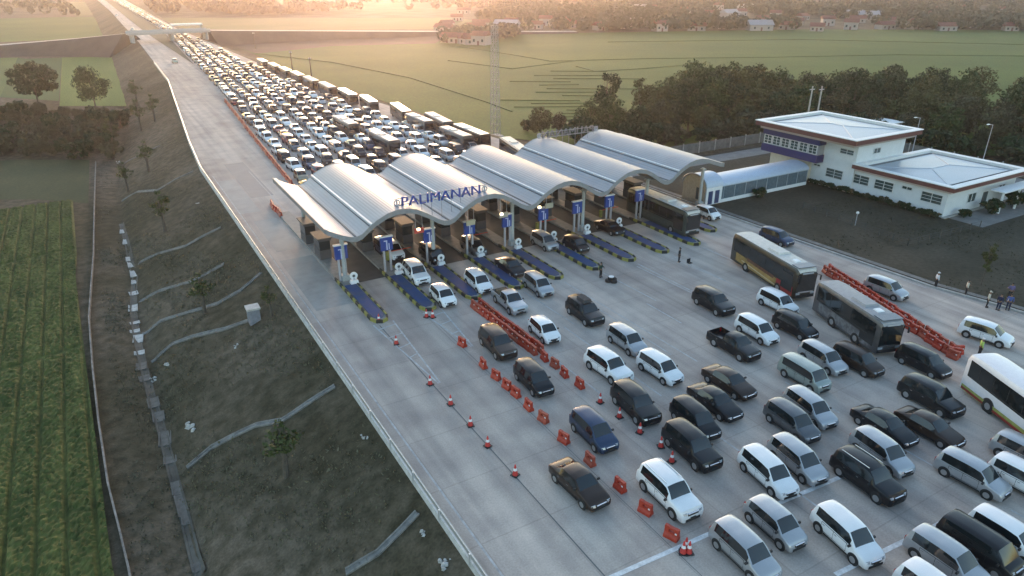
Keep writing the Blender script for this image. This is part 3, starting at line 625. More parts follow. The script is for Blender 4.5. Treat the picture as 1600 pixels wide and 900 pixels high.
def flat_roof(x0, x1, y0, y1, zb, zt, name, mb_parent):
    t = .9
    LB(x0, x1, y0, y0 + .12, zb, zt).build('fascia', brn, of); LB(x0, x1, y1 - .12, y1, zb, zt).build('fascia', brn, of)
    LB(x0, x0 + .12, y0 + .12, y1 - .12, zb, zt).build('fascia', brn, of); LB(x1 - .12, x1, y0 + .12, y1 - .12, zb, zt).build('fascia', brn, of)
    mb = MB(); a = (x0 - OX, x1 - OX, y0 - OY, y1 - OY)
    def ring_(o0, o1, z0, z1):
        p = [(a[0] + o0, a[2] + o0, z0), (a[1] - o0, a[2] + o0, z0), (a[1] - o0, a[3] - o0, z0), (a[0] + o0, a[3] - o0, z0)]
        q = [(a[0] + o1, a[2] + o1, z1), (a[1] - o1, a[2] + o1, z1), (a[1] - o1, a[3] - o1, z1), (a[0] + o1, a[3] - o1, z1)]
        mb.add(p + q, [(i, (i + 1) % 4, 4 + (i + 1) % 4, 4 + i) for i in range(4)])
    ring_(-.08, -.08, zt - .06, zt + .06); ring_(-.08, t, zt + .06, zt + .06); ring_(t, t, zt + .06, zt - .35); mb.build('parapet', wm, of)
    mb = MB(); mb.box(((a[0] + a[1]) / 2, (a[2] + a[3]) / 2, zt - .4), (a[1] - a[0] - .3, a[3] - a[2] - .3, .1)); mb.build('gutter', mat('roof_gutter', (.16, .17, .18), .7), of)
    c = 1.8; hr = min(a[1] - a[0], a[3] - a[2]) / 2 - c; zc = zt - .02
    xl = a[1] - a[0] > a[3] - a[2]
    A = [(a[0] + c, a[2] + c, zt - .25), (a[1] - c, a[2] + c, zt - .25), (a[1] - c, a[3] - c, zt - .25), (a[0] + c, a[3] - c, zt - .25)]
    my = (a[2] + a[3]) / 2; mx = (a[0] + a[1]) / 2
    if xl: R = [(a[0] + c + hr, my, zc), (a[1] - c - hr, my, zc)]; fs = [(0, 1, 5, 4), (1, 2, 5), (2, 3, 4, 5), (3, 0, 4)]
    else: R = [(mx, a[2] + c + hr, zc), (mx, a[3] - c - hr, zc)]; fs = [(0, 1, 4), (1, 2, 5, 4), (2, 3, 5), (3, 0, 4, 5)]
    mb = MB(); mb.add(A + R, fs); r = mb.build('roof', mat('office_roof', (.36, .40, .46), .4, .25, var=.05, scale=.4), of)
    mb = MB()
    for p, q in [(A[0], R[0]), (A[3], R[0] if xl else R[1]), (A[1], R[1] if xl else R[0]), (A[2], R[1]), (R[0], R[1])]:
        mb.tube((p[0], p[1], p[2] + .0), (q[0], q[1], q[2] + .0), .07, n=6)
    mb.build('ridge', mat('ridge_grey', (.5, .52, .56), .5), r)
flat_roof(91.6, 107.6, 59.6, 77.8, 7.75, 8.5, 'upper', of); LB(92.2, 107.0, 60.2, 77.2, 7.3, 7.76).build('soffit', mat('soffit', (.35, .3, .28), .8), of)
flat_roof(94.3, 113.6, 46.3, 61.3, 3.85, 4.5, 'wing', of); LB(94.8, 113.1, 46.8, 61.0, 3.5, 3.86).build('soffit', mat('soffit2', (.5, .42, .42), .8), of)
wf = mat('window_frame', (.55, .56, .57), .6); wg = mat('window_glass', (.05, .075, .075), .15, spec=.8, var=.5, scale=2)
def window(face, c, zc, wd, ht, cols, rows):
    """face 'x': on the -X wall at x=c[0], centred y=c[1]; face 'y': on the -Y wall"""
    def pt(u, z, off):
        return (c[0] - OX - off, c[1] - OY + u, z) if face == 'x' else (c[0] - OX + u, c[1] - OY - off, z)
    def dm(u, z, o): return (o, u, z) if face == 'x' else (u, o, z)
    mb = MB()
    for s in (-1, 1): mb.box(pt(s * wd / 2, zc, .05), dm(.09, ht + .09, .12)); mb.box(pt(0, zc + s * ht / 2, .05), dm(wd - .1, .09, .12))
    for k in range(1, cols): mb.box(pt(-wd / 2 + wd * k / cols, zc, .045), dm(.07, ht - .1, .1))
    for k in range(1, rows): mb.box(pt(0, zc - ht / 2 + ht * k / rows, .04), dm(wd - .1, .05, .09))
    o = mb.build('window', wf, of); MB().box(pt(0, zc, .018), dm(wd - .02, ht - .02, .03)).build('pane', wg, o)
for y, wd, cl in ((64.3, 2.9, 2), (60.2, 2.9, 2), (56.4, 2.9, 2), (49.4, 2.9, 2)): window('x', (95.3 if y < 61.2 else 94.9, y), 2.25, wd, 1.35, cl, 3)
window('x', (95.3, 53.0), 2.75, 1.5, .45, 2, 1); window('x', (94.9, 67.5), 2.9, 1.2, .35, 2, 1); window('x', (94.9, 62.9), 5.9, 2.3, .75, 2, 2)
for k in range(6): window('x', (93.5, 67.75 + k * 1.72), 5.48, 1.45, 1.35, 2, 3)
window('y', (101.5, 47.4), 1.9, 2.0, 1.3, 2, 1); window('y', (99.5, 61.2), 5.9, 1.6, .8, 2, 1); window('y', (109.0, 47.4), 2.1, 1.6, 1.2, 2, 1)
MB().box((105 - OX, 47.36 - OY, 1.1), (1.1, .1, 2.2)).build('door', mat('office_door', (.07, .09, .1), .4), of)
LB(95.0, 112.8, 46.9, 47.38, 0, .12).build('plinth', cmat, of)
LB(103.5, 112.5, 44.3, 46.25, 2.9, 3.05).build('porch_roof', wm, of)
mb = MB(); [mb.box((x - OX, 44.6 - OY, 1.45), (.22, .22, 2.9)) for x in (103.8, 108, 112.2)]; mb.build('porch_column', white, of)
LB(107.6, 113.5, 66, 76, 5.2, 5.4).build('annex_roof', wm, of); LB(107.7, 112.5, 66.5, 75.5, 0, 5.2).build('wall', wallm, of)
# low building / carport at the far right
cpk = thing('carport', 'long white-roofed carport behind the office at the right edge', 'carport', (118, 84, 0)); MB().box((10, 0, 2.8), (24, 5, .15)).build('roof', wm, cpk)
mb = MB(); [mb.box((x, y, 1.36), (.15, .15, 2.72)) for x in (-1.5, 6, 14, 21.5) for y in (-2.2, 2.2)]; mb.build('post', steel, cpk)

# ------------------------------------------------------------------ vehicles
def paint(name, col, metal=.0, rough=.3): return mat('paint_' + name, col, rough, metal, coat=(.25 if max(col) < .12 else .6), spec=(.3 if max(col) < .12 else .5), var=.05, scale=.8)
PC = {'white': paint('white', (.74, .75, .76)), 'silver': paint('silver', (.40, .41, .43), .5, .32), 'black': paint('black', (.012, .012, .014), 0, .28), 'grey': paint('grey', (.11, .115, .125), .5, .32),
      'darkblue': paint('darkblue', (.04, .06, .11), .4, .3), 'brown': paint('brown', (.045, .03, .024), .3, .3), 'green': paint('green', (.29, .33, .31), .4, .35), 'gold': paint('gold', (.33, .28, .2), .5, .32), 'red': paint('red', (.25, .02, .02), .2, .3)}
car_glass = mat('car_glass', (.012, .016, .018), .08, 0, spec=.9); plas = mat('black_plastic', (.02, .02, .022), .6); rimm = mat('rim_alloy', (.42, .42, .43), .35, .7); chrome = mat('chrome', (.6, .6, .62), .2, .9)
hl = mat('headlight_lens', (.42, .44, .47), .12, .2); tl = mat('tail_lens', (.35, .02, .02), .25); plate_m = mat('number_plate', (.03, .03, .03), .6)
# station: t, belt height, top height, plan width factor, roof half width, flags of the interval after it: g side glass, w windscreen, r rear window
SP = {
 'mpv': dict(L=4.2, W=1.68, st=[(0, .46, .52, .80, .6, ''), (.015, .62, .68, .90, .66, ''), (.05, .78, .83, .96, .7, ''), (.13, .88, .95, .99, .72, ''), (.215, .95, 1.03, 1, .74, 'w'), (.29, .99, 1.34, 1, .67, 'wg'), (.36, 1.0, 1.60, 1, .62, 'g'), (.47, 1.01, 1.67, 1, .63, 'g'), (.575, 1.02, 1.69, 1, .63, ''), (.60, 1.02, 1.69, 1, .63, 'g'), (.76, 1.03, 1.68, 1, .63, ''), (.785, 1.03, 1.68, 1, .62, 'g'), (.90, 1.05, 1.64, .99, .6, ''), (.945, 1.05, 1.58, .97, .58, 'r'), (.985, 1.0, 1.06, .94, .62, ''), (1, .62, .68, .9, .62, '')], fw=.19, rw=.81),
 'suv': dict(L=4.55, W=1.82, st=[(0, .5, .56, .82, .62, ''), (.012, .72, .79, .92, .7, ''), (.04, .92, .99, .97, .76, ''), (.15, 1.0, 1.08, .99, .78, ''), (.26, 1.04, 1.12, 1, .8, 'w'), (.32, 1.07, 1.46, 1, .72, 'wg'), (.385, 1.08, 1.70, 1, .68, 'g'), (.48, 1.09, 1.77, 1, .68, 'g'), (.57, 1.1, 1.79, 1, .68, ''), (.595, 1.1, 1.79, 1, .68, 'g'), (.75, 1.11, 1.78, 1, .68, ''), (.78, 1.11, 1.77, 1, .67, 'g'), (.90, 1.13, 1.73, .99, .65, ''), (.945, 1.13, 1.66, .98, .63, 'r'), (.985, 1.06, 1.12, .95, .66, ''), (1, .68, .74, .91, .66, '')], fw=.185, rw=.8, rr=.36),
 'sedan': dict(L=4.55, W=1.76, st=[(0, .42, .46, .80, .6, ''), (.015, .56, .61, .9, .68, ''), (.06, .70, .75, .96, .72, ''), (.16, .80, .87, .99, .74, ''), (.28, .89, .96, 1, .76, 'w'), (.34, .91, 1.18, 1, .68, 'wg'), (.42, .92, 1.40, 1, .60, 'g'), (.52, .93, 1.45, 1, .59, ''), (.54, .93, 1.45, 1, .59, 'g'), (.68, .94, 1.42, 1, .58, 'g'), (.73, .95, 1.36, 1, .58, 'r'), (.80, .97, 1.16, .99, .64, 'r'), (.85, .97, 1.03, .99, .72, ''), (.94, .94, 1.0, .97, .72, ''), (.985, .86, .9, .93, .68, ''), (1, .55, .6, .88, .62, '')], fw=.185, rw=.81),
 'hatch': dict(L=3.75, W=1.64, st=[(0, .45, .5, .80, .58, ''), (.015, .6, .66, .9, .64, ''), (.05, .76, .81, .96, .7, ''), (.13, .86, .93, .99, .72, ''), (.2, .92, 1.0, 1, .73, 'w'), (.28, .95, 1.28, 1, .66, 'wg'), (.36, .96, 1.50, 1, .61, 'g'), (.5, .97, 1.55, 1, .61, ''), (.53, .97, 1.55, 1, .61, 'g'), (.75, .99, 1.53, 1, .6, ''), (.79, 1.0, 1.51, 1, .59, 'g'), (.88, 1.02, 1.46, .99, .58, ''), (.93, 1.02, 1.4, .97, .56, 'r'), (.985, .96, 1.02, .94, .6, ''), (1, .6, .66, .9, .6, '')], fw=.18, rw=.82),
 'van': dict(L=4.2, W=1.64, st=[(0, .5, .56, .86, .66, ''), (.012, .78, .84, .94, .7, ''), (.05, .94, 1.0, .98, .73, ''), (.11, 1.0, 1.06, 1, .74, 'w'), (.17, 1.04, 1.42, 1, .69, 'wg'), (.235, 1.05, 1.72, 1, .66, 'g'), (.38, 1.06, 1.79, 1, .66, ''), (.41, 1.06, 1.79, 1, .66, 'g'), (.62, 1.06, 1.8, 1, .66, ''), (.65, 1.06, 1.8, 1, .66, 'g'), (.90, 1.06, 1.78, 1, .66, ''), (.955, 1.06, 1.72, .99, .64, 'r'), (.99, 1.02, 1.08, .97, .68, ''), (1, .66, .72, .94, .68, '')], fw=.17, rw=.8),
 'pickup': dict(L=4.9, W=1.8, st=[(0, .5, .56, .82, .62, ''), (.012, .72, .79, .92, .7, ''), (.04, .9, .97, .97, .76, ''), (.15, .98, 1.06, .99, .78, ''), (.25, 1.02, 1.1, 1, .8, 'w'), (.31, 1.05, 1.44, 1, .7, 'wg'), (.37, 1.06, 1.68, 1, .66, 'g'), (.46, 1.07, 1.73, 1, .66, ''), (.48, 1.07, 1.73, 1, .66, 'g'), (.59, 1.07, 1.70, 1, .65, 'r'), (.625, 1.07, 1.12, 1, .78, ''), (.632, 1.09, .62, 1, .80, ''), (.98, 1.09, .62, 1, .80, ''), (.985, 1.09, 1.08, .99, .8, ''), (1, .7, .74, .95, .7, '')], fw=.18, rw=.79, rr=.37),
}
def car_parts(kind):
    s = SP[kind]; L, W = s['L'], s['W']; st = s['st']; ZB = .24
    rows = []
    for (t, zb, zt, pw_, wr, fl) in st:
        w2 = W / 2 * pw_; y = -L / 2 + t * L; gh = zt - zb > .25; bed = zt < zb
        zm = min(.64, zb * .8)
        if gh: top = [(wr + .05, zb + (zt - zb) * .86), (wr - .03, zt - .035), (wr * .5, zt), (0, zt + .012)]
        elif bed: top = [(w2 * .90, zb), (w2 * .89, zt), (wr * .5, zt), (0, zt)]
        else: top = [(wr * 1.0 + .02, zb + (zt - zb) * .55), (wr * .92, zb + (zt - zb) * .8), (wr * .5, zt), (0, zt + .01)]
        rows.append([(w2 * .9, ZB), (w2 * .985, ZB + .1), (w2 * 1.0, zm), (w2 * .985, zb - (zb - zm) * .22), (w2 * .955, zb)] + top)
        rows[-1] = [(x, y, z) for x, z in rows[-1]]
    nb = len(rows[0]); full = []
    for r in rows: full.append([(-x, y, z) for x, y, z in r] + [r[k] for k in range(nb - 2, -1, -1)])
    nf = len(full[0]); v = [p for r in full for p in r]
    groups = {'body': [], 'pillar': [], 'side_window': [], 'side_window2': [], 'windscreen': [], 'rear_window': []}
    for i in range(len(full) - 1):
        fl = st[i][5]
        for j in range(nf - 1):
            q = (i * nf + j, i * nf + j + 1, (i + 1) * nf + j + 1, (i + 1) * nf + j); jj = j if j < nb - 1 else nf - 2 - j
            k = 'body'
            if jj == 4 and 'g' in fl: k = 'side_window' if j < nb - 1 else 'side_window2'
            elif jj == 4 and i > 0 and 'g' in st[i - 1][5] and 'g' in st[i + 1][5]: k = 'side_window' if j < nb - 1 else 'side_window2'
            if jj >= 6 and 'w' in fl: k = 'windscreen'
            if jj >= 6 and 'r' in fl: k = 'rear_window'
            groups[k].append(q)
        groups['body'].append((i * nf + nf - 1, i * nf, (i + 1) * nf, (i + 1) * nf + nf - 1))
    groups['body'].append(tuple(range(nf - 1, -1, -1))); groups['body'].append(tuple((len(full) - 1) * nf + k for k in range(nf)))
    out = {}
    for k, fs in groups.items():
        if not fs: continue
        ids = sorted({i for q in fs for i in q}); mp = {a: n for n, a in enumerate(ids)}
        out[k] = ([v[a] for a in ids], [tuple(mp[a] for a in q) for q in fs])
    return out
CACHE = {}
def wheel_pos(kind):
    s = SP[kind]; L, W = s['L'], s['W']; r = s.get('rr', .32)
    return [(sx * (W / 2 - .09), -L / 2 + t * L, r) for t in (s['fw'], s['rw']) for sx in (-1, 1)], r
def car_mesh(kind, color):
    key = (kind, color)
    if key in CACHE: return CACHE[key]
    if kind not in CACHE: CACHE[kind] = car_parts(kind)
    P = CACHE[kind]; d = {}
    v, f = P['body']; d['body'] = mesh_from('body', v, f, PC[color], smooth=True, sharp=38)
    for k in ('pillar', 'side_window', 'side_window2', 'windscreen', 'rear_window'):
        kk = (kind, k)
        if kk not in CACHE and k in P: CACHE[kk] = mesh_from(k, *P[k], plas if k == 'pillar' else car_glass, smooth=True, sharp=38)
        if kk in CACHE: d[k] = CACHE[kk]
    if (kind, 'bits') not in CACHE:
        s = SP[kind]; L, W = s['L'], s['W']; wp, r = wheel_pos(kind); B = {}; hz = s['st'][2][1]
        t = MB().tube((-.11, 0, 0), (.11, 0, 0), r, n=18); B['wheel'] = t.mesh('wheel', tyre_m, True)
        m = MB()
        for sx in (-1, 1):
            m.tube((sx * .112, 0, 0), (sx * .125, 0, 0), r * .62, n=14)
        rm_ = m; B['rim'] = rm_.mesh('rim', rimm)
        B['wheel_arch'] = MB().tube((-.013, 0, .02), (.013, 0, .02), r * 1.2, n=18).mesh('wheel_arch', plas)
        m = MB()
        lo = -L / 2
        for sx in (-1, 1): m.box((sx * W * .335, lo + .10, hz - .12), (W * .2, .22, .17), rz=sx * .35, top=(.9, .55))
        hlm = MB().box((0, 0, 0), (W * .17, .22, .12), rz=0, top=(.9, .55)); B['headlight'] = hlm.mesh('headlight', hl)
        B['tail_light'] = MB().box((0, 0, 0), (.12, .14, .34 if kind != 'sedan' else .18)).mesh('tail_light', tl)
        B['grille'] = MB().box((0, lo + .02, hz - .2), (W * .42, .08, .13)).box((0, lo + .0, .34), (W * .6, .06, .16)).mesh('grille', plas)
        B['grille_chrome'] = MB().box((0, lo + .0, hz - .12), (W * .42, .07, .035)).mesh('grille_trim', chrome)
        B['plate'] = MB().box((0, lo - .035, .46), (.42, .02, .13)).mesh('number_plate', plate_m)
        B['mirror'] = MB().box((0, 0, 0), (.2, .12, .13), top=(.85, .7)).mesh('mirror', plas)
        B['bumper'] = MB().box((0, L / 2 - .02, .36), (W * .8, .07, .12)).mesh('rear_bumper', plas)
        m = MB()
        m.tube((0, -L * .08, 1.79), (0, L * .38, 1.78), .03, n=6)
        B['roof_rail'] = m.mesh('roof_rail', chrome)
        m = MB()
        m.box((0, 0, .3), (.03, L * .42, .09)); zb_ = s['st'][5][1]
        dg = MB()                       # the door shut lines, one connected outline per side
        ya, yb, yc = -L * .17, L * .06, L * .27
        for yy in (ya, yb, yc): dg.box((0, yy, (.4 + zb_) / 2), (.012, .022, zb_ - .42))
        dg.box((0, (ya + yc) / 2, .40), (.012, yc - ya + .02, .022)); dg.box((0, (ya + yc) / 2, zb_ - .03), (.012, yc - ya + .02, .025))
        B['door_gap'] = dg.mesh('door_gap', plas)
        B['door_handle'] = MB().box((0, 0, 0), (.03, .16, .035)).mesh('door_handle', chrome)
        B['sill'] = m.mesh('sill', plas)
        CACHE[(kind, 'bits')] = B
    d['bits'] = CACHE[(kind, 'bits')]; CACHE[key] = d; return d
def build_car(name, label, cat, kind, color, x, y, a, group=None, detail=2, extra=None):
    d = car_mesh(kind, color); s = SP[kind]; L, W = s['L'], s['W']
    t = thing(name, label, cat, (x, y, 0.012), a, group); B = d['bits']
    obj('body', d['body'], t)
    for k in ('pillar', 'side_window', 'side_window2', 'windscreen', 'rear_window'):
        if k in d: obj(k.rstrip('2'), d[k], t)
    wp, r = wheel_pos(kind)
    for p in wp:
        wv = obj('wheel', B['wheel'], t, p)
        if detail > 1: obj('rim', B['rim'], wv)
    if detail > 0:
        hz = s['st'][2][1]; lo = -L / 2
        for sx in (-1, 1):
            o = obj('headlight', B['headlight'], t, (sx * W * .33, lo + .13, hz - .13), -sx * -.3)
    if detail > 1:
        for p in wp: obj('wheel_arch', B['wheel_arch'], t, ((W / 2 - .007) * (1 if p[0] > 0 else -1), p[1], p[2]))
        for sx in (-1, 1):
            obj('tail_light', B['tail_light'], t, (sx * (W / 2 - .155), L / 2 - .085, .84 if kind != 'sedan' else .72))
            st = s['st']; ws = next(q for q in st if 'w' in q[5]); obj('mirror', B['mirror'], t, (sx * (W / 2 + .07), lo + (ws[0] + .06) * L, 1.04))
        obj('grille', B['grille'], t); obj('grille_trim', B['grille_chrome'], t); obj('number_plate', B['plate'], t); [obj('sill', B['sill'], t, (sx * (W / 2 - .005), 0, 0)) for sx in (-1, 1)]
        zb_ = s['st'][5][1]
        for sx in (-1, 1):
            o = obj('door_gap', B['door_gap'], t, (sx * (W / 2 * .993 - .001), 0, 0))
            for yy in (-.0, .215): obj('door_handle', B['door_handle'], t, (sx * (W / 2 + .0), L * (yy + .02), zb_ - .16))
        obj('rear_bumper', B['bumper'], t)
        if extra == 'rails' : [obj('roof_rail', B['roof_rail'], t, (sx * .6, 0, 0)) for sx in (-1, 1)]
    return t
KN = {'mpv': ('people_carrier', 'people carrier'), 'suv': ('sport_utility_car', 'suv'), 'sedan': ('sedan', 'sedan'), 'hatch': ('hatchback', 'hatchback'), 'van': ('minivan', 'van'), 'pickup': ('pickup_truck', 'pickup truck')}
def V(label, kind, color, rx, ry, fx, fy, hd=None, extra=None, detail=2):
    p = at(rx, ry, .8); q = at(fx, fy, .8)
    if hd is None: hd = max(-12, min(6, math.degrees(math.atan2(q[0] - p[0], -(q[1] - p[1]))) - 15))
    return build_car(KN[kind][0], label, KN[kind][1], kind, color, (p[0] + q[0]) / 2, (p[1] + q[1]) / 2, math.radians(hd), None, detail, extra)
V('black sedan alone left of the orange barriers at the bottom', 'sedan', 'brown', 867, 732, 945, 770, 2)
V('dark blue people carrier beside the lower orange barrier line', 'mpv', 'darkblue', 893, 650, 965, 692)
V('white suv with roof rails just right of the lowest orange barriers', 'suv', 'white', 1002, 737, 1092, 795, -3, 'rails')
V('large dark suv behind the white suv with roof rails', 'suv', 'black', 1038, 670, 1127, 722, -4)
V('silver people carrier cut off at the bottom beside the white road line', 'mpv', 'silver', 1111, 825, 1222, 893, -3)
V('silver hatchback in front of the transverse white line, bottom centre right', 'hatch', 'silver', 1168, 790, 1258, 838, -4)
V('white people carrier nearest the bottom, alone in open space', 'mpv', 'white', 1266, 803, 1387, 865, -9)
V('white people carrier side by side with a silver one, left of the pair', 'mpv', 'white', 1154, 710, 1250, 762, -8)
V('silver people carrier touching flanks with a white one, right of the pair', 'mpv', 'silver', 1203, 692, 1294, 742, -7)
V('large black suv with silver side steps beside a silver people carrier', 'suv', 'black', 1303, 716, 1413, 770, -5, 'rails')
V('silver people carrier behind and right of the black suv with side steps', 'mpv', 'silver', 1327, 678, 1434, 733, -8)
V('silver-grey people carrier crossing open ground near the right edge', 'mpv', 'silver', 1463, 712, 1583, 768, 2)
V('white people carrier cut by the right edge, next to the silver-grey one', 'mpv', 'white', 1553, 718, 1660, 782, 0)
V('white people carrier with red tail light at the lower right edge', 'mpv', 'white', 1518, 805, 1640, 872, -1)
V('long black van between two pale people carriers at the lower right', 'van', 'black', 1475, 822, 1590, 885, -1)
V('pale silver people carrier left of the long black van', 'mpv', 'silver', 1423, 838, 1545, 908, -1)
V('white people carrier barely in view at the bottom right', 'mpv', 'white', 1410, 893, 1530, 970, -3)
V('white hatchback roof just showing on the bottom edge', 'hatch', 'white', 1372, 925, 1480, 990, -3)
V('silver people carrier under the striped bus at the right edge', 'mpv', 'silver', 1558, 682, 1660, 740, 0)
V('dark brown people carrier facing out in front of the grey bus', 'mpv', 'brown', 1303, 546, 1380, 577, -2)
V('silver people carrier behind the pale green boxy van', 'mpv', 'silver', 1253, 540, 1322, 577, -6)
V('pale green boxy minivan in the middle of the right-hand traffic', 'van', 'green', 1220, 568, 1296, 600, -4)
V('silver people carrier right of the dark grey one, mid right', 'mpv', 'silver', 1226, 613, 1309, 660, -8)
V('dark grey people carrier beside a silver one, mid right', 'mpv', 'grey', 1197, 634, 1282, 680, -6)
V('black people carrier near the end of the long orange barrier row', 'mpv', 'black', 1406, 545, 1484, 583, -3)
V('black suv with one bright lamp, left of the white striped bus', 'suv', 'black', 1412, 597, 1502, 641, -5)
V('dark sedan, left of two dark cars side by side at the right', 'sedan', 'black', 1338, 640, 1430, 682, -4)
V('dark low sedan, right of two dark cars side by side at the right', 'sedan', 'brown', 1402, 640, 1508, 688, -2)
V('white people carrier driving outside the long orange barrier row', 'mpv', 'white', 1499, 505, 1587, 533, 11)
V('silver people carrier at the kerb beyond the orange barriers', 'mpv', 'silver', 1354, 438, 1419, 461, 2)
V('dark people carrier hugging the kerb beside the gold bus', 'mpv', 'darkblue', 1189, 360, 1240, 379, 2)
V('small white car coming out right of the dark green bus', 'hatch', 'white', 1090, 324, 1122, 338, 0)
V('white people carrier just in front of the gold and white bus', 'mpv', 'white', 1186, 460, 1247, 482, -3)
V('black people carrier beside the grey bus, rear half shadowed', 'mpv', 'black', 1208, 495, 1280, 520, -2)
V('white people carrier left of the black one beside the grey bus', 'mpv', 'white', 1153, 501, 1215, 527, -4)
V('black small suv alone on open concrete near the centre right', 'suv', 'black', 1088, 459, 1143, 482, -4)
V('dark pickup truck with an open bed, centre right', 'pickup', 'black', 1109, 522, 1186, 550, -1)
V('dark sedan, upper of two sedans side by side in the centre right', 'sedan', 'brown', 1104, 578, 1177, 608, 0)
V('dark green sedan, lower of two sedans side by side in the centre right', 'sedan', 'black', 1079, 606, 1158, 642, -2)
V('black people carrier in front of the dark suv at the cones', 'mpv', 'black', 1048, 634, 1127, 672, -6)
V('black boxy suv beside the small red cones', 'suv', 'black', 958, 610, 1030, 648, -6)
V('small white people carrier in the middle of the plaza, right one of two', 'mpv', 'white', 998, 560, 1066, 586, 1)
V('white suv in the middle of the plaza, left one of two white cars', 'suv', 'white', 915, 558, 988, 584, 2)
V('silver people carrier between black roof-laden suv and two white cars', 'mpv', 'silver', 951, 519, 1010, 541, -2)
t = V('dark suv with a bundle strapped on its roof', 'suv', 'black', 883, 473, 946, 498, -3)
mb = MB(); mb.box((0, .2, 1.93), (.95, 1.3, .3), top=(.8, .85)); mb.box((.1, .9, 1.88), (.7, .5, .22), rz=.3); tag(mb.build('roof_bundle', mat('tarp', (.04, .04, .045), .8, var=.3, scale=4)), 'dark bundle tied on the roof of the suv in mid plaza', 'bundle')
bpy.data.objects['roof_bundle'].location = t.location; bpy.data.objects['roof_bundle'].rotation_euler = t.rotation_euler
V('white hatchback beside the dense orange barrier string', 'hatch', 'white', 825, 502, 877, 525, -5)
V('dark people carrier between the two orange barrier strings, nearer one', 'mpv', 'black', 802, 574, 867, 605, -3)
V('dark suv between the two orange barrier strings, farther one', 'suv', 'brown', 747, 520, 809, 549, -3)
t = V('silver pickup truck with brown goods in its bed', 'pickup', 'silver', 772, 453, 822, 483, -3)
mb = MB(); mb.box((0, 1.4, .93), (1.2, 1.5, .55), top=(.9, .9)); mb.box((-.2, 1.2, 1.3), (.6, .7, .25), rz=.4); tag(mb.build('cargo', mat('cargo_brown', (.12, .09, .06), .9, var=.3, scale=4)), 'brown load in the bed of the silver pickup', 'cargo')
bpy.data.objects['cargo'].location = t.location; bpy.data.objects['cargo'].rotation_euler = t.rotation_euler
V('silver people carrier leaving the fourth toll lane', 'mpv', 'silver', 815, 431, 869, 457, -3)
V('white people carrier leaving the third toll lane', 'mpv', 'white', 726, 427, 770, 451, -3)
V('white hatchback leaving the second toll lane, in front of a white suv', 'hatch', 'white', 669, 446, 716, 474, -2)
V('white suv right behind the white hatchback in the second toll lane', 'suv', 'white', 630, 414, 671, 437, -3)
V('black car half under the canopy beside the fourth lane sign', 'sedan', 'black', 778, 404, 818, 424, 0)
V('dark car under the canopy edge at the sixth island', 'hatch', 'black', 886, 372, 914, 388, 0)
V('dark car just inside the leftmost toll lane', 'mpv', 'darkblue', 590, 374, 614, 398, 0)
V('white car deep under the canopy behind the white suv', 'mpv', 'white', 595, 377, 632, 402, 0)
V('dark van in the shade of the second hump beside the boom gate', 'van', 'black', 660, 388, 690, 405, 0)
V('silver car deep in the shade of the third canopy hump', 'mpv', 'silver', 838, 368, 864, 384, 0)
V('dark sedan waiting at a booth below the fourth hump', 'sedan', 'black', 940, 345, 966, 360, 0)
V('grey car under the canopy beside the fifth booth', 'mpv', 'grey', 725, 375, 755, 393, 0, detail=1)
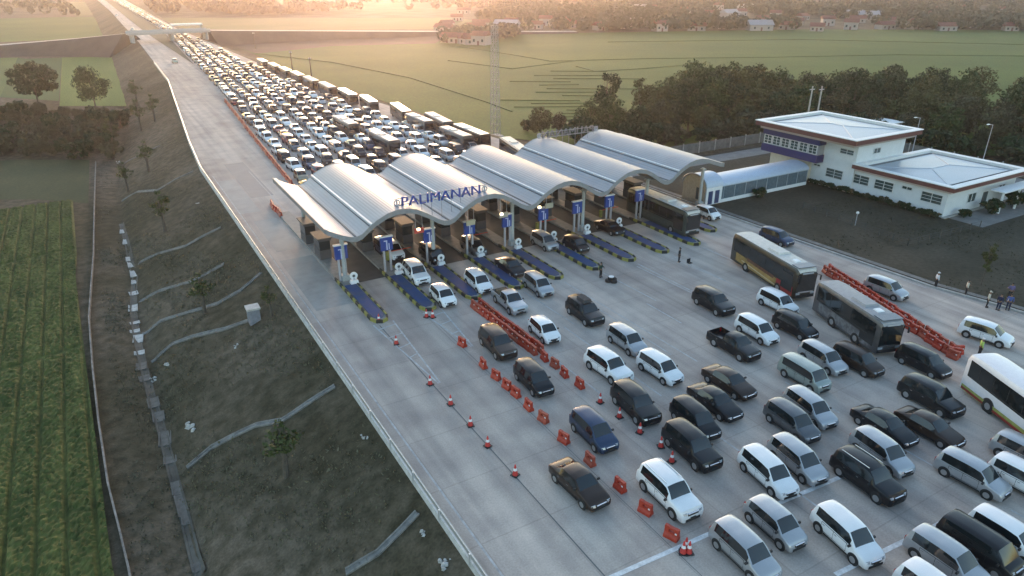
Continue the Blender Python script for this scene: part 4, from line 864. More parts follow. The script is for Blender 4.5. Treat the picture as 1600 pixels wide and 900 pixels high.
# buses ---------------------------------------------------------------
def bus(label, x, y, a, L, body_m, roof_m, livery, glassline=True, ac=True, W=2.5, Hh=3.55):
    t = thing('coach_bus', label, 'bus', (x, y, .012), a); lo = -L / 2
    def sect(y, s=1.0, zt=Hh, zb=.35): w2 = W / 2 * s; return [(w2, y, zb), (w2, y, 1.0), (w2 * .995, y, 1.55), (w2 * .97, y, 2.75), (w2 * .94, y, zt - .28), (w2 * .84, y, zt - .07), (w2 * .55, y, zt), (0, y, zt + .02)]
    S = [sect(lo, .90, Hh - .42), sect(lo + .12, .97, Hh - .2), sect(lo + .5, 1, Hh - .03), sect(lo + 2, 1), sect(L / 2 - 1.2, 1), sect(L / 2 - .15, .98, Hh - .1), sect(L / 2, .93, Hh - .3)]
    full = [[(-px, py, pz) for px, py, pz in r] + [r[k] for k in range(6, -1, -1)] for r in S]; nf = len(full[0]); v = [p for r in full for p in r]; fb = []; fr = []
    for i in range(len(full) - 1):
        for j in range(nf - 1):
            q = (i * nf + j, i * nf + j + 1, (i + 1) * nf + j + 1, (i + 1) * nf + j); jj = min(j, nf - 2 - j); (fr if jj >= 5 else fb).append(q)
        fb.append((i * nf + nf - 1, i * nf, (i + 1) * nf, (i + 1) * nf + nf - 1))
    fb.append(tuple(range(nf - 1, -1, -1))); fb.append(tuple((len(full) - 1) * nf + k for k in range(nf)))
    obj('body', mesh_from('body', v, fb, body_m, smooth=True, sharp=35), t); obj('roof', mesh_from('roof', v, fr, roof_m, smooth=True, sharp=35), t)
    for sx in (-1, 1):
        mb = MB(); mb.add([(sx * (W / 2 + .012), lo + .9, 1.5), (sx * (W / 2 + .012), L / 2 - .5, 1.6), (sx * (W / 2 * .968 + .012), L / 2 - .45, 2.95), (sx * (W / 2 * .968 + .012), lo + .55, 2.95)], [(0, 1, 2, 3) if sx > 0 else (3, 2, 1, 0)])
        sw = mb.build('side_window', car_glass, t); mb = MB(); k = lo + 2.2; mb.box((sx * (W / 2 + .006), .2, 1.68), (.03, L - 2.2, .06))
        while k < L / 2 - 1: mb.box((sx * (W / 2 * .985 + .014), k, 2.22), (.02, .05, 1.06)); k += 1.45
        mb.build('window_bar', plas, sw)
    MB().box((0, lo + .0, 1.98), (W * .86, .1, 1.9), rx=.035).build('windscreen', car_glass, t)
    for sx in (-1, 1): MB().box((sx * (W / 2 + .012), lo + 1.35, 1.75), (.012, 1.75, 1.75)).build('driver_window', car_glass, t)
    MB().box((0, lo + .75, Hh + .0), (W * .8, 1.1, .07)).build('roof_visor', mat('roof_dark', (.10, .12, .15), .3), t)
    MB().box((0, lo - .045, 1.0), (W * .7, .03, .16)).build('front_trim', chrome, t)
    MB().box((0, lo - .035, 2.99), (W * .5, .04, .18)).build('destination_board', hl, t)
    MB().box((0, L / 2 + .0, 2.3), (W * .7, .06, .9)).build('rear_window', car_glass, t)
    mb = MB(); mb.box((0, lo - .01, .55), (W * .86, .12, .3)); mb.build('bumper', plas, t)
    hlb = MB().box((0, 0, 0), (.42, .08, .2)).mesh('headlight', hl)
    for sx in (-1, 1): obj('headlight', hlb, t, (sx * W * .34, lo - .03, .85))
    mir = MB().tube((0, 0, 0), (.16, -.35, .05), .03, n=6).box((.16, -.36, -.22), (.12, .1, .5)).mesh('mirror', plas)
    for sx in (-1, 1): o = obj('mirror', mir, t, (sx * W * .47, lo + .05, 2.75)); o.scale = (sx, 1, 1)
    wh = MB().tube((-.15, 0, 0), (.15, 0, 0), .5, n=20).mesh('wheel', tyre_m, True); rmm = MB().tube((-.16, 0, 0), (.16, 0, 0), .27, n=14).mesh('rim', rimm)
    arch = MB().tube((-.03, 0, .02), (.028, 0, .02), .62, n=20).mesh('wheel_arch', plas)
    for yy in (lo + 2.6, L / 2 - 3.1):
        for sx in (-1, 1): o = obj('wheel', wh, t, (sx * (W / 2 - .12), yy, .5)); obj('rim', rmm, o); obj('wheel_arch', arch, t, (sx * (W / 2 - .02), yy, .5))
    if ac: MB().box((0, lo + L * .42, Hh + .09), (1.5, 2.0, .2), top=(.85, .85)).build('air_conditioner', roof_m if ac == 1 else white, t); MB().box((0, lo + 2.0, Hh + .05), (.7, .7, .12), top=(.8, .8)).build('roof_hatch', white, t)
    for (y0, y1, z0, z1, m, sl) in livery:
        for sx in (-1, 1):
            mb = MB(); xx = sx * (W / 2 + .01 + .002 * (livery.index((y0, y1, z0, z1, m, sl)) + 1)); mb.add([(xx, lo + y0 * L, z0), (xx, lo + y1 * L, z0 + sl), (xx, lo + y1 * L, z1 + sl), (xx, lo + y0 * L, z1)], [(0, 1, 2, 3) if sx > 0 else (3, 2, 1, 0)]); mb.build('livery_stripe', m, t)
    return t
gold = mat('livery_gold', (.30, .19, .06), .4, var=.4, scale=1.2); dred = mat('livery_red', (.25, .02, .02), .4, var=.3, scale=2); dbr = mat('bus_dark', (.03, .025, .018), .35, coat=.5); busw = mat('bus_white', (.62, .63, .66), .35, coat=.5, var=.05)
bgrey = mat('bus_grey', (.075, .073, .077), .4, .2, coat=.5, var=.25, scale=1.4); bgreen = mat('bus_green', (.035, .045, .04), .4, coat=.4); roofb = mat('bus_roof_beige', (.52, .50, .46), .5, var=.12); roofg = mat('bus_roof_grey', (.28, .28, .29), .5, var=.12); lg = mat('livery_green', (.28, .30, .08), .4, var=.3); lor = mat('livery_orange', (.5, .12, .03), .4, var=.2)
pats = mat('livery_pattern', (.05, .05, .055), .4, col2=(.22, .22, .23), scale=2.5)
bus('gold and brown coach with pale roof beside the kerb, behind the grey coach', 58.6, 45.0, math.radians(-14), 11.4, dbr, roofb, [(.16, .9, .42, 1.35, gold, .2), (.2, .8, .5, .62, mat('livery_cream', (.5, .42, .28), .4), .42), (.03, .26, .5, 1.5, dred, -.05), (.30, .72, 1.15, 1.5, mat('livery_brown', (.12, .05, .03), .4, var=.4), .15)])
bus('dark grey patterned coach beside the long orange barrier row', 55.5, 32.7, math.radians(-18), 9.0, bgrey, roofg, [(.08, .9, .5, 1.4, pats, .1)], Hh=3.4)
bus('dark green coach half out of the canopy in the right-hand lane', 60.9, 64.9, math.radians(-3), 12.2, bgreen, roofb, [(.1, .9, .7, 1.2, mat('livery_deepgreen', (.05, .06, .055), .4, var=.3), 0)])
bus('white coach with green and red stripes cut by the right edge', 52.9, 16.8, math.radians(-25), 11.0, busw, busw, [(.30, .98, .4, .85, lg, -.1), (.36, .98, .36, .55, dred, 0), (.1, .34, .5, 1.3, lor, 0)], W=2.5, Hh=3.4)

# ------------------------------------------------------------------ queue behind the canopy
rng = random.Random(11)
qcol = ['white'] * 9 + ['silver'] * 6 + ['black'] * 5 + ['grey'] * 3 + ['gold', 'brown', 'red', 'darkblue']; qkind = ['mpv'] * 6 + ['suv'] * 2 + ['hatch'] * 3 + ['sedan'] * 2 + ['van'] * 2
cn = {'darkblue': 'dark blue', 'gold': 'beige', 'black': 'black', 'brown': 'dark brown', 'grey': 'grey', 'silver': 'silver', 'white': 'white', 'red': 'dark red'}
def qR(y): return lerp_tab([(90, 66.5), (105, 61.3), (116, 60.5), (127, 60.5), (135, 60.2), (167, 55.5), (193, 54.0), (283, 51.5), (488, 50), (1090, 56), (3000, 62)], y)
cars = []
nl = 12
for i in range(nl):
    y = 90 + rng.uniform(0, 5); row = 0
    while y < 1150:
        x = lerp_tab(LQ_T, y) + 1.5 + 3.25 * i + rng.uniform(-.35, .35)
        row += 1
        if x < qR(y) - 1.3: cars.append((y, x, i, row, rng.choice(qcol), rng.choice(qkind), rng.gauss(0, 2.0)))
        y += rng.uniform(5.4, 7.6) + (rng.uniform(0, 6) if rng.random() < .13 else 0)
cars.sort(); near = cars[:236]; far = cars[236:]
def joined(kind, color):
    key = ('J', kind, color)
    if key in CACHE: return CACHE[key]
    if kind not in CACHE: CACHE[kind] = car_parts(kind)
    P = CACHE[kind]; v = []; f = []; mi = []
    for k, m_ in (('body', 0), ('pillar', 2), ('side_window', 1), ('side_window2', 1), ('windscreen', 1), ('rear_window', 1)):
        if k not in P: continue
        o = len(v); v += P[k][0]; f += [tuple(a + o for a in q) for q in P[k][1]]; mi += [m_] * len(P[k][1])
    mb = MB(); wp, r = wheel_pos(kind)
    for p in wp: mb.tube((p[0] - .12, p[1], p[2]), (p[0] + .14, p[1], p[2]), r, n=8)
    o = len(v); v += mb.v; f += [tuple(a + o for a in q) for q in mb.f]; mi += [2] * len(mb.f)
    CACHE[key] = (v, f, mi, mesh_from('car', v, f, [PC[color], car_glass, tyre_m], mi, smooth=True, sharp=38)); return CACHE[key]
cnt = {}
for (y, x, i, row, c, k, h) in near:
    cnt[i] = cnt.get(i, 0) + 1
    lb = '%s %s queued behind canopy, %s column from left barriers, %s back' % (cn[c], KN[k][1], nth(i + 1), nth(cnt[i]))
    if y < 142: build_car(KN[k][0], lb, KN[k][1], k, c, x, y, math.radians(h), 'vehicles queued behind the toll canopy', 1 if y < 125 else 0)
    else:
        o = obj(KN[k][0], joined(k, c)[3], None, (x, y, .012), math.radians(h)); tag(o, lb, KN[k][1], 'vehicles queued behind the toll canopy')
# farther traffic as one mass
allm = [PC[c] for c in PC] + [car_glass, tyre_m]; ci = {c: n for n, c in enumerate(PC)}
AV = []; AF = []; AM = []; off = 0
rng2 = random.Random(5)
extra_left = [(rng2.uniform(330, 1100), rng2.uniform(25, 31), 0, 0, rng2.choice(qcol), 'mpv', 0) for _ in range(0)]
for (y, x, i, row, c, k, h) in far:
    v, f, mi, _ = joined(k, c); a = math.radians(h); ca, sa = math.cos(a), math.sin(a); V_ = np.array(v); X = V_[:, 0] * ca - V_[:, 1] * sa + x; Y = V_[:, 0] * sa + V_[:, 1] * ca + y
    AV.append(np.stack([X, Y, V_[:, 2] + .012], 1)); AF += [tuple(q + off for q in ff) for ff in f]; AM += [ci[c] if m_ == 0 else len(PC) + m_ - 1 for m_ in mi]; off += len(v)
AV = np.concatenate(AV); o = obj('far_traffic', mesh_from('far_traffic', AV.tolist(), AF, allm, AM, smooth=True, sharp=38)); struct(o, 'stuff', 'hazy mass of jammed cars far up the motorway'); o['category'] = 'traffic'
# buses and box trucks along the right side of the queue
def simple_bus(label, x, y, a, L, bm, rmx, truck=False):
    t = thing('box_truck' if truck else 'coach_bus', label, 'truck' if truck else 'bus', (x, y, .012), a, 'tall vehicles along the right of the queue'); lo = -L / 2
    if truck:
        MB().box((0, 1.0, 1.95), (2.35, L - 2.2, 2.5)).build('cargo_box', bm, t); MB().box((0, lo + .8, 1.35), (2.15, 1.6, 2.0), top=(.92, .75)).build('cab', rmx, t); MB().box((0, lo + .06, 1.7), (1.85, .2, .75), rx=-.12).build('windscreen', car_glass, t)
    else:
        mb = MB(); mb.extr_y([(-1.22, .35), (1.22, .35), (1.22, 1.6), (1.17, 3.15), (1.0, 3.32), (-1.0, 3.32), (-1.17, 3.15), (-1.22, 1.6)], lo, L / 2); mb.build('body', bm, t)
        MB().box((0, 0, 3.36), (1.95, L - .4, .1)).build('roof', rmx, t); MB().box((0, lo - .0, 1.95), (2.1, .08, 1.5)).build('windscreen', car_glass, t); MB().box((0, .2, 2.15), (2.47, L - 1.6, .85)).build('side_window', car_glass, t)
        MB().box((0, 1, 3.5), (1.3, 1.8, .18)).build('air_conditioner', rmx, t); t.scale = (.94, 1, .82)
    wh = MB().tube((-.14, 0, 0), (.14, 0, 0), .48, n=12).mesh('wheel', tyre_m)
    for yy in (lo + 1.8, L / 2 - 2.2):
        for sx in (-1, 1): obj('wheel', wh, t, (sx * 1.08, yy, .48))
y = 99; k = 0
while y < 262:
    L = rng.choice([11.2, 11.8, 12, 11, 8.0]); truck = L == 8.0; x = qR(y + L / 2) + .9; x2 = qR(y + L)
    a = math.atan2((qR(y + L) - qR(y)), L); k += 1
    simple_bus('pale %s in the tall line right of the queue, %s behind the canopy' % ('truck' if truck else 'coach', nth(k)), x, y + L / 2, -a * -1, L, rng.choice([dbr, bgrey, dbr, bgreen, bgrey]), rng.choice([roofb, busw, busw]), truck)
    y += L + rng.uniform(1.5, 4)
for j, (px, py) in enumerate([(712, 208), (655, 186), (540, 190), (600, 215)]):
    x, y = at(px, py, 2.3); simple_bus('coach standing inside the queue, %s of four counted from the right' % nth(j + 1) if j < 2 else 'pale roofed coach amid the queue cars, %s of its row' % nth(j - 1), x, y, 0, 10.5, bgrey, roofb)
# a few cars on the free left carriageway far away
for j, (px, py) in enumerate([(273, 96), (207, 46), (212, 50), (182, 24)]):
    x, y = at(px, py, .5); o = obj('people_carrier', joined('mpv', ['green', 'silver', 'grey', 'white'][j])[3], None, (x, y, .012), PI); tag(o, 'tiny %s car alone on the free left carriageway, %s up the road' % (['green', 'silver', 'grey', 'white'][j], nth(j + 1)), 'car')

# ------------------------------------------------------------------ barriers and cones
org = mat('barrier_orange', (.40, .040, .018), .5, var=.15, scale=2); org2 = mat('barrier_faded', (.36, .065, .035), .6, var=.2, scale=2)
def barrier_mesh(m):
    mb = MB(); L = .88
    P = [(-.24, 0), (.24, 0), (.22, .18), (.12, .34), (.1, .8), (-.1, .8), (-.12, .34), (-.22, .18)]
    mb.extr_y(P, -L / 2, -.18); mb.extr_y(P, .18, L / 2); mb.extr_y([(-.235, 0), (.235, 0), (.215, .18), (.118, .33), (.11, .45), (-.11, .45), (-.118, .33), (-.215, .18)], -.178, .178); mb.extr_y([(-.11, .64), (.11, .64), (.1, .78), (-.1, .78)], -.178, .178)
    return mb.mesh('barrier', m)
bmesh_, bmesh2 = barrier_mesh(org), barrier_mesh(org2); wl_m = mat('reflector', (.7, .7, .7), .4); rf = MB().box((0, 0, .5), (.28, .12, .1)).mesh('reflector', wl_m)
def barrier(x, y, a, label, grp, detail=True, z=.012):
    if detail:
        t = thing('traffic_barrier', label, 'barrier', (x, y, z), a, grp); obj('shell', rng.choice([bmesh_, bmesh_, bmesh2]), t); obj('reflector', rf, t, (0, -.3, 0)); return t
    return tag(obj('traffic_barrier', rng.choice([bmesh_, bmesh2]), None, (x, y, z), a), label, 'barrier', grp)
low = [(1050, 832), (1009, 793), (969, 757), (922, 717), (881, 683), (849, 651), (826, 632), (806, 612), (792, 600), (775, 585), (755, 567), (722, 534)]
for i, (px, py) in enumerate(low): x, y = at(px, py, .4); barrier(x, y, math.radians(rng.uniform(-12, 12) + 8), 'orange barrier, %s from the camera in the spaced lower string' % nth(i + 1), 'spaced orange barriers, lower string')
up = [(906, 598), (882, 581), (867, 567), (851, 556)]
for i, (px, py) in enumerate(up): x, y = at(px, py, .4); barrier(x, y, math.radians(rng.uniform(-10, 10)), 'orange barrier, %s from the near end of the upper string' % nth(i + 1), 'orange barriers, upper string')
for i in range(13):
    for r in (0, 1): t_ = i / 12; x = 28.45 - .25 * t_ + (r - .5) * .7; y = 44.2 + 10.6 * t_; barrier(x + rng.uniform(-.06, .06), y, math.radians(rng.uniform(-6, 6)), 'orange barrier in the dense double string, %s pair, %s one' % (nth(i + 1), 'right' if r else 'left'), 'packed orange barriers before the third island')
for i in range(19):
    for r in (0, 1): t_ = i / 18; x = 65.9 + (59.6 - 65.9) * t_ + (r - .5) * .8; y = 43.0 + (26.0 - 43.0) * t_ ; x -= .2; barrier(x + rng.uniform(-.08, .08), y + rng.uniform(-.06, .06), math.radians(-20 + rng.uniform(-11, 11)), 'orange barrier, %s side of the long coach row, %s from the far end' % ('kerb' if r else 'bus', nth(i + 1)), 'long double orange barrier row by the coaches')
for i in range(3): x, y = at(1484 + i * 5, 551 - i, .4); barrier(x + i * .25, y - .3 + i * .2, .5 * i, 'orange barrier turned sideways at the near end of the long row, %s' % nth(i + 1), 'long double orange barrier row by the coaches')
for i in range(88):
    y = 108.5 + i * 1.0; x = lerp_tab(LQ_T, y) - .55; barrier(x + rng.uniform(-.1, .1), y, math.radians(-3 + rng.uniform(-6, 6)), 'faded orange barrier edging the queue, %s from the canopy end' % nth(i + 1), 'faded orange barriers edging the queue', False)
for i in range(7): barrier(18.3 + rng.uniform(-.15, .15), 93.2 + i * .95, rng.uniform(-.1, .1), 'orange barrier at the far tip of the leftmost island, %s of seven' % nth(i + 1), 'orange barriers at the far island tip')
cone_b = MB().box((0, 0, .03), (.42, .42, .06)).mesh('base', plas); conr = mat('cone_red', (.5, .04, .035), .5)
cb = MB().tube((0, 0, .05), (0, 0, .75), .17, .035, 12).mesh('cone_body', conr, True); cst = MB().tube((0, 0, .36), (0, 0, .52), .118, .082, 12).mesh('stripe', wl_m, True)
cones = [((672, 596), 'red cone at the tip of the leftmost painted nose'), ((704, 627), 'red cone, second from the island on the left seam'), ((735, 660), 'red cone, third from the island on the left seam'), ((762, 692), 'red cone, fourth from the island on the left seam'), ((805, 737), 'red cone nearest the camera on the left seam'),
         ((938, 624), 'red cone, first after the upper barrier string'), ((968, 647), 'red cone, second after the upper barrier string'), ((1000, 671), 'red cone, third after the upper barrier string'), ((1033, 693), 'red cone, fourth after the upper barrier string'), ((1050, 716), 'red cone, last after the upper barrier string'), ((619, 533), 'small red cone inside the painted nose'), ((592, 499), 'red cone standing on the leftmost island nose'), ((1072, 852), 'red cone, left of three at the white line'), ((1077, 858), 'red cone, right of three at the white line'), ((1068, 858), 'red cone, lowest of three at the white line'), ((676, 492), 'red cone at the second island nose'), ((400+1065/4, 450+165/4), 'red cone leaning by the second island nose')]
for (px, py), lb in cones:
    x, y = at(px, py, .3); t = thing('traffic_cone', lb, 'cone', (x, y, .012), rng.uniform(0, 3), 'red traffic cones'); obj('base', cone_b, t); c = obj('cone_body', cb, t); obj('stripe', cst, c); t.scale = (1.15,) * 3

# ------------------------------------------------------------------ people
def skin_mesh(name, joints, edges, mats, matf, root=0, sub=2):
    me = bpy.data.meshes.new(name); me.from_pydata([j[:3] for j in joints], edges, []); o = bpy.data.objects.new(name, me); COL.objects.link(o)
    s = o.modifiers.new('s', 'SKIN'); sv = me.skin_vertices[0].data
    for i, j in enumerate(joints): r = j[3]; sv[i].radius = r if isinstance(r, tuple) else (r, r); sv[i].use_root = (i == root)
    o.modifiers.new('d', 'SUBSURF').levels = sub; o.modifiers['d'].render_levels = sub
    dg = bpy.context.evaluated_depsgraph_get(); r = bpy.data.meshes.new_from_object(o.evaluated_get(dg)); bpy.data.objects.remove(o); r.materials.clear()
    for m in mats: r.materials.append(m)
    r.polygons.foreach_set('material_index', [matf(p.center) for p in r.polygons]); r.polygons.foreach_set('use_smooth', [True] * len(r.polygons)); r.update(); return r
skinm = mat('skin', (.22, .12, .08), .6); hairm = mat('hair', (.015, .012, .01), .7)
def figure(name, label, x, y, a, shirt, trous, head=None, z=.012, arm=0, vest=None):
    t = thing(name, label, 'person', (x, y, z), a)
    J = [(0, 0, .95, (.15, .11)), (0, 0, 1.12, (.13, .10)), (0, 0, 1.32, (.17, .11)), (0, -.005, 1.44, (.10, .08)), (0, -.01, 1.51, .055), (0, -.02, 1.60, (.075, .09)), (0, -.015, 1.68, (.075, .085))]
    E = [(0, 1), (1, 2), (2, 3), (3, 4), (4, 5), (5, 6)]
    for sx in (-1, 1):
        n = len(J); J += [(sx * .10, 0, .86, .09), (sx * .11, -.02, .50, .06), (sx * .115, .01, .10, .045), (sx * .12, -.12, .04, .04)]; E += [(0, n), (n, n + 1), (n + 1, n + 2), (n + 2, n + 3)]
        n = len(J); fy = -.25 if arm and sx > 0 else -.04; fz = 1.15 if arm and sx > 0 else .86
        J += [(sx * .20, 0, 1.40, .055), (sx * .26, .02, 1.14, .042), (sx * .27, fy, fz, .032), (sx * .272, fy * 1.2 - .01, fz - .08, (.038, .02))]; E += [(2, n), (n, n + 1), (n + 1, n + 2), (n + 2, n + 3)]
        for q in range(4): J.append((sx * .272, fy * 1.2 - .035 + q * .018, fz - .175 + abs(q - 1.4) * .012, .008)); E.append((n + 3, len(J) - 1))
        J.append((sx * .25, fy * 1.2 - .05, fz - .13, .009)); E.append((n + 3, len(J) - 1))
    def mf(c): return 0
    obj('body', skin_mesh('body', J, E, [skinm], mf), t)
    S = [(0, 0, .92, (.165, .125)), (0, 0, 1.12, (.15, .12)), (0, 0, 1.32, (.19, .13)), (0, -.005, 1.42, (.12, .1))]; SE = [(0, 1), (1, 2), (2, 3)]
    for sx in (-1, 1):
        n = len(S); fy = -.25 if arm and sx > 0 else -.04; fz = 1.15 if arm and sx > 0 else .86
        S += [(sx * .20, 0, 1.40, .07), (sx * .26, .02, 1.14, .056), (sx * .268, fy * .8, fz + .06, .048)]; SE += [(2, n), (n, n + 1), (n + 1, n + 2)]
    obj('shirt', skin_mesh('shirt', S, SE, [shirt], mf), t)
    Tj = [(0, 0, .95, (.165, .125))]; TE = []
    for sx in (-1, 1): n = len(Tj); Tj += [(sx * .10, 0, .84, .105), (sx * .11, -.02, .50, .08), (sx * .115, .01, .12, .068)]; TE += [(0, n), (n, n + 1), (n + 1, n + 2)]
    obj('trousers', skin_mesh('trousers', Tj, TE, [trous], mf), t)
    MB().box((-.12, -.05, .045), (.1, .27, .09), top=(.8, .8)).box((.12, -.05, .045), (.1, .27, .09), top=(.8, .8)).build('shoes', plas, t)
    face = MB()
    for sx in (-1, 1): face.box((sx * .03, -.1, 1.64), (.022, .02, .012)); face.box((sx * .083, -.01, 1.63), (.02, .04, .06))
    face.box((0, -.115, 1.61), (.022, .03, .04)); face.box((0, -.1, 1.575), (.045, .02, .01)); face.build('face', skinm, t)
    hm = head or hairm; MB().tube((0, 0, 1.66), (0, .0, 1.745), .098, .085, 12).tube((0, 0, 1.745), (0, 0, 1.785), .085, .04, 12).build('hair' if head is None else 'cap', hm, t)
    if head: MB().box((0, -.12, 1.67), (.14, .12, .015)).build('cap_peak', hm, t)
    if vest: MB().tube((0, 0, 1.0), (0, 0, 1.42), .175, .175, 12).build('vest', vest, t)
    return t
def cloth(n, c): return mat('cloth_' + n, c, .85, var=.1, scale=5)
navy, khaki, whitec, blackc, redc, creamc, bluec, limec = cloth('navy', (.02, .025, .06)), cloth('khaki', (.2, .17, .1)), cloth('white', (.62, .62, .64)), cloth('black', (.02, .02, .022)), cloth('maroon', (.14, .025, .035)), cloth('cream', (.5, .46, .38)), cloth('blue', (.06, .09, .25)), cloth('lime', (.35, .5, .12))
figure('person', 'person in white shirt and cap standing on the kerb verge, dark trousers', 71.9, 34.6, 1.0, whitec, blackc, whitec)
figure('person', 'person in pale top pointing, alone on the verge beyond the kerb', 72.6, 31.9, .6, creamc, blackc, None, arm=1)
figure('person', 'person in cream shirt standing behind the white car outside the barriers', 71.6, 29.3, .4, creamc, blackc, creamc)
figure('person', 'person in dark navy clothes beside the one with a pale bag', 71.9, 28.4, 1.4, navy, navy)
tt = figure('person', 'person in blue top holding a pale bag near the right edge', 72.7, 27.9, 2.0, bluec, navy)
mb = MB().box((0, -.28, 1.0), (.35, .2, .42), top=(.8, .7)); o = mb.build('bag', whitec); o.location = tt.location; o.rotation_euler = tt.rotation_euler; tag(o, 'pale bag held by the person in blue near the right edge', 'bag')
figure('person', 'person in purple-blue top, highest of the group at the right edge', 75.6, 29.2, 2.4, cloth('violet', (.12, .1, .22)), blackc, None, arm=1)
figure('person', 'person in maroon clothes at the right edge beside the purple one', 75.9, 27.4, .4, redc, redc)
figure('person', 'person in dark red clothes farthest right, half cut off', 76.3, 26.3, 1.4, redc, blackc)
figure('person', 'officer in white cap and green vest behind the white striped coach', 61.0, 24.4, .8, limec, blackc, whitec)
figure('person', 'dark clothed officer on the plaza below the right-hand islands', 53.6, 53.6, .5, blackc, blackc, blackc)
figure('person', 'dark green clothed officer in front of the round tyre stand', 43.2, 54.6, .2, cloth('dkgreen', (.02, .045, .03)), blackc, blackc, arm=1)
ts = thing('tyre_stack', 'low stack of old tyres with a pale ring on the plaza', 'tyres', (43.55, 53.2, .012))
for k, (dx, dy, dz) in enumerate(((-.35, 0, .12), (.35, .05, .12), (0, -.45, .12), (0, 0, .36))): MB().tube((dx, dy, dz - .11), (dx, dy, dz + .11), .36, n=16).build('tyre', tyre_m, ts, True)
MB().tube((0, 0, .5), (0, 0, .54), .3, n=16).build('ring', white, ts)
tr = thing('folding_stool', 'small dark folding stool beside the officer on the plaza', 'stool', (53.6, 51.9, .012)); MB().box((0, 0, .48), (.5, .45, .05)).build('seat', blackc, tr)
for sx in (-1, 1): MB().tube((sx * .2, -.2, 0), (sx * .2, .2, .47), .02, n=6).build('leg', steel, tr)
MB().box((0, .2, .72), (.5, .04, .4)).build('backrest', blackc, tr)

# ------------------------------------------------------------------ trees
def leafmat(n, c, v=.35):
    m = mat('leaf_' + n, c, .75, spec=.25, col2=tuple(q * (1 + v * 1.5) for q in c), scale=.35); m.node_tree.nodes['Principled BSDF'].inputs['Transmission Weight'].default_value = 0; return m
LM = {'dark': leafmat('dark', (.016, .032, .012)), 'mid': leafmat('mid', (.027, .048, .015)), 'olive': leafmat('olive', (.05, .055, .02)), 'brownish': leafmat('brownish', (.042, .045, .024)), 'young': leafmat('young', (.045, .055, .018))}
bark = mat('bark', (.09, .075, .06), .9, var=.3, scale=4)
def crown(seed, rx, ry, rz, ncl, nl, ls, spread=.34, gap=.0, mat_=None):
    r = np.random.default_rng(seed); C = []
    while len(C) < ncl:
        p = r.uniform(-1, 1, 3)
        d = np.linalg.norm(p * np.array([1, 1, 1]))
        if d > 1 or d < .35: continue
        C.append(p)
    C = np.array(C) * np.array([rx, ry, rz]); sz = r.uniform(.7, 1.35, ncl) * spread * min(rx, rz)
    n = ncl * nl; c = np.repeat(C, nl, 0); s = np.repeat(sz, nl)
    dd = r.normal(size=(n, 3)); dd /= np.linalg.norm(dd, axis=1)[:, None]; rad = s * r.uniform(.55, 1.05, n)
    P = c + dd * rad[:, None] * np.array([1.1, 1.1, .8])
    nrm = dd + r.normal(size=(n, 3)) * .55; nrm /= np.linalg.norm(nrm, axis=1)[:, None]
    a = np.cross(nrm, r.normal(size=(n, 3))); a /= np.linalg.norm(a, axis=1)[:, None]; b = np.cross(nrm, a); h = ls * r.uniform(.6, 1.3, n)[:, None]
    Q = np.stack([P - a * h - b * h * .6, P + a * h - b * h * .6, P + a * h + b * h * .6, P - a * h + b * h * .6], 1)
    return quads_mesh('crown', Q, mat_)
def trunk_mesh(seed, h, r0, spread):
    r = random.Random(seed); mb = MB(); mb.tube((0, 0, -.3), (r.uniform(-.2, .2), r.uniform(-.2, .2), h * .45), r0, r0 * .7)
    for k in range(6): a = k * 1.05 + r.uniform(-.3, .3); z0 = h * r.uniform(.3, .5); mb.tube((0, 0, z0), (math.cos(a) * spread * r.uniform(.4, .7), math.sin(a) * spread * r.uniform(.4, .7), h * r.uniform(.65, .9)), r0 * .45, r0 * .12, 6)
    mb.tube((0, 0, h * .4), (0, 0, h * .9), r0 * .65, r0 * .15, 6)
    return mb.mesh('trunk', bark, True)
TREES = {}
def tree_kind(k, seed, h, rx, rz, leaf, ncl=46, nl=62, ls=.24, spread=.34):
    TREES[k] = (trunk_mesh(seed, h, .22, rx), crown(seed, rx, rx, rz, ncl, nl, ls, spread, mat_=LM[leaf]), h, rz)
for s in range(3): tree_kind('dark%d' % s, 10 + s, 11, 3.9 + s * .5, 4.9, 'dark'); tree_kind('mid%d' % s, 20 + s, 10.5, 4.0 + s * .4, 4.6, 'mid'); tree_kind('olive%d' % s, 30 + s, 10, 3.6 + s * .5, 4.4, 'olive'); tree_kind('brown%d' % s, 40 + s, 9.5, 3.4 + s * .4, 4.2, 'brownish')
tree_kind('column', 50, 14, 2.7, 5.6, 'dark', 44, 60, .24, .42); tree_kind('slim', 51, 14, 1.8, 5.2, 'olive', 22, 48, .22, .42); tree_kind('round', 52, 8, 5.0, 3.2, 'dark', 60, 60, .26)
tree_kind('sapling', 53, 5.2, 1.1, 1.5, 'young', 14, 22, .13, .45); tree_kind('bush', 54, 2.6, 1.7, 1.2, 'brownish', 22, 46, .2, .42); tree_kind('bush2', 55, 2.8, 1.9, 1.3, 'dark', 22, 46, .2, .42)
def tree(kind, x, y, z, label, sc=1.0, grp=None, name='tree', a=None, cat='tree', cz=None):
    tm, cm_, h, rz = TREES[kind]; t = thing(name, label, cat, (x, y, z), rng.uniform(0, 6.28) if a is None else a, grp); t.scale = (sc, sc, sc * rng.uniform(.9, 1.12))
    obj('trunk', tm, t); obj('crown', cm_, t, (0, 0, (h - rz * .85) if cz is None else cz)); return t
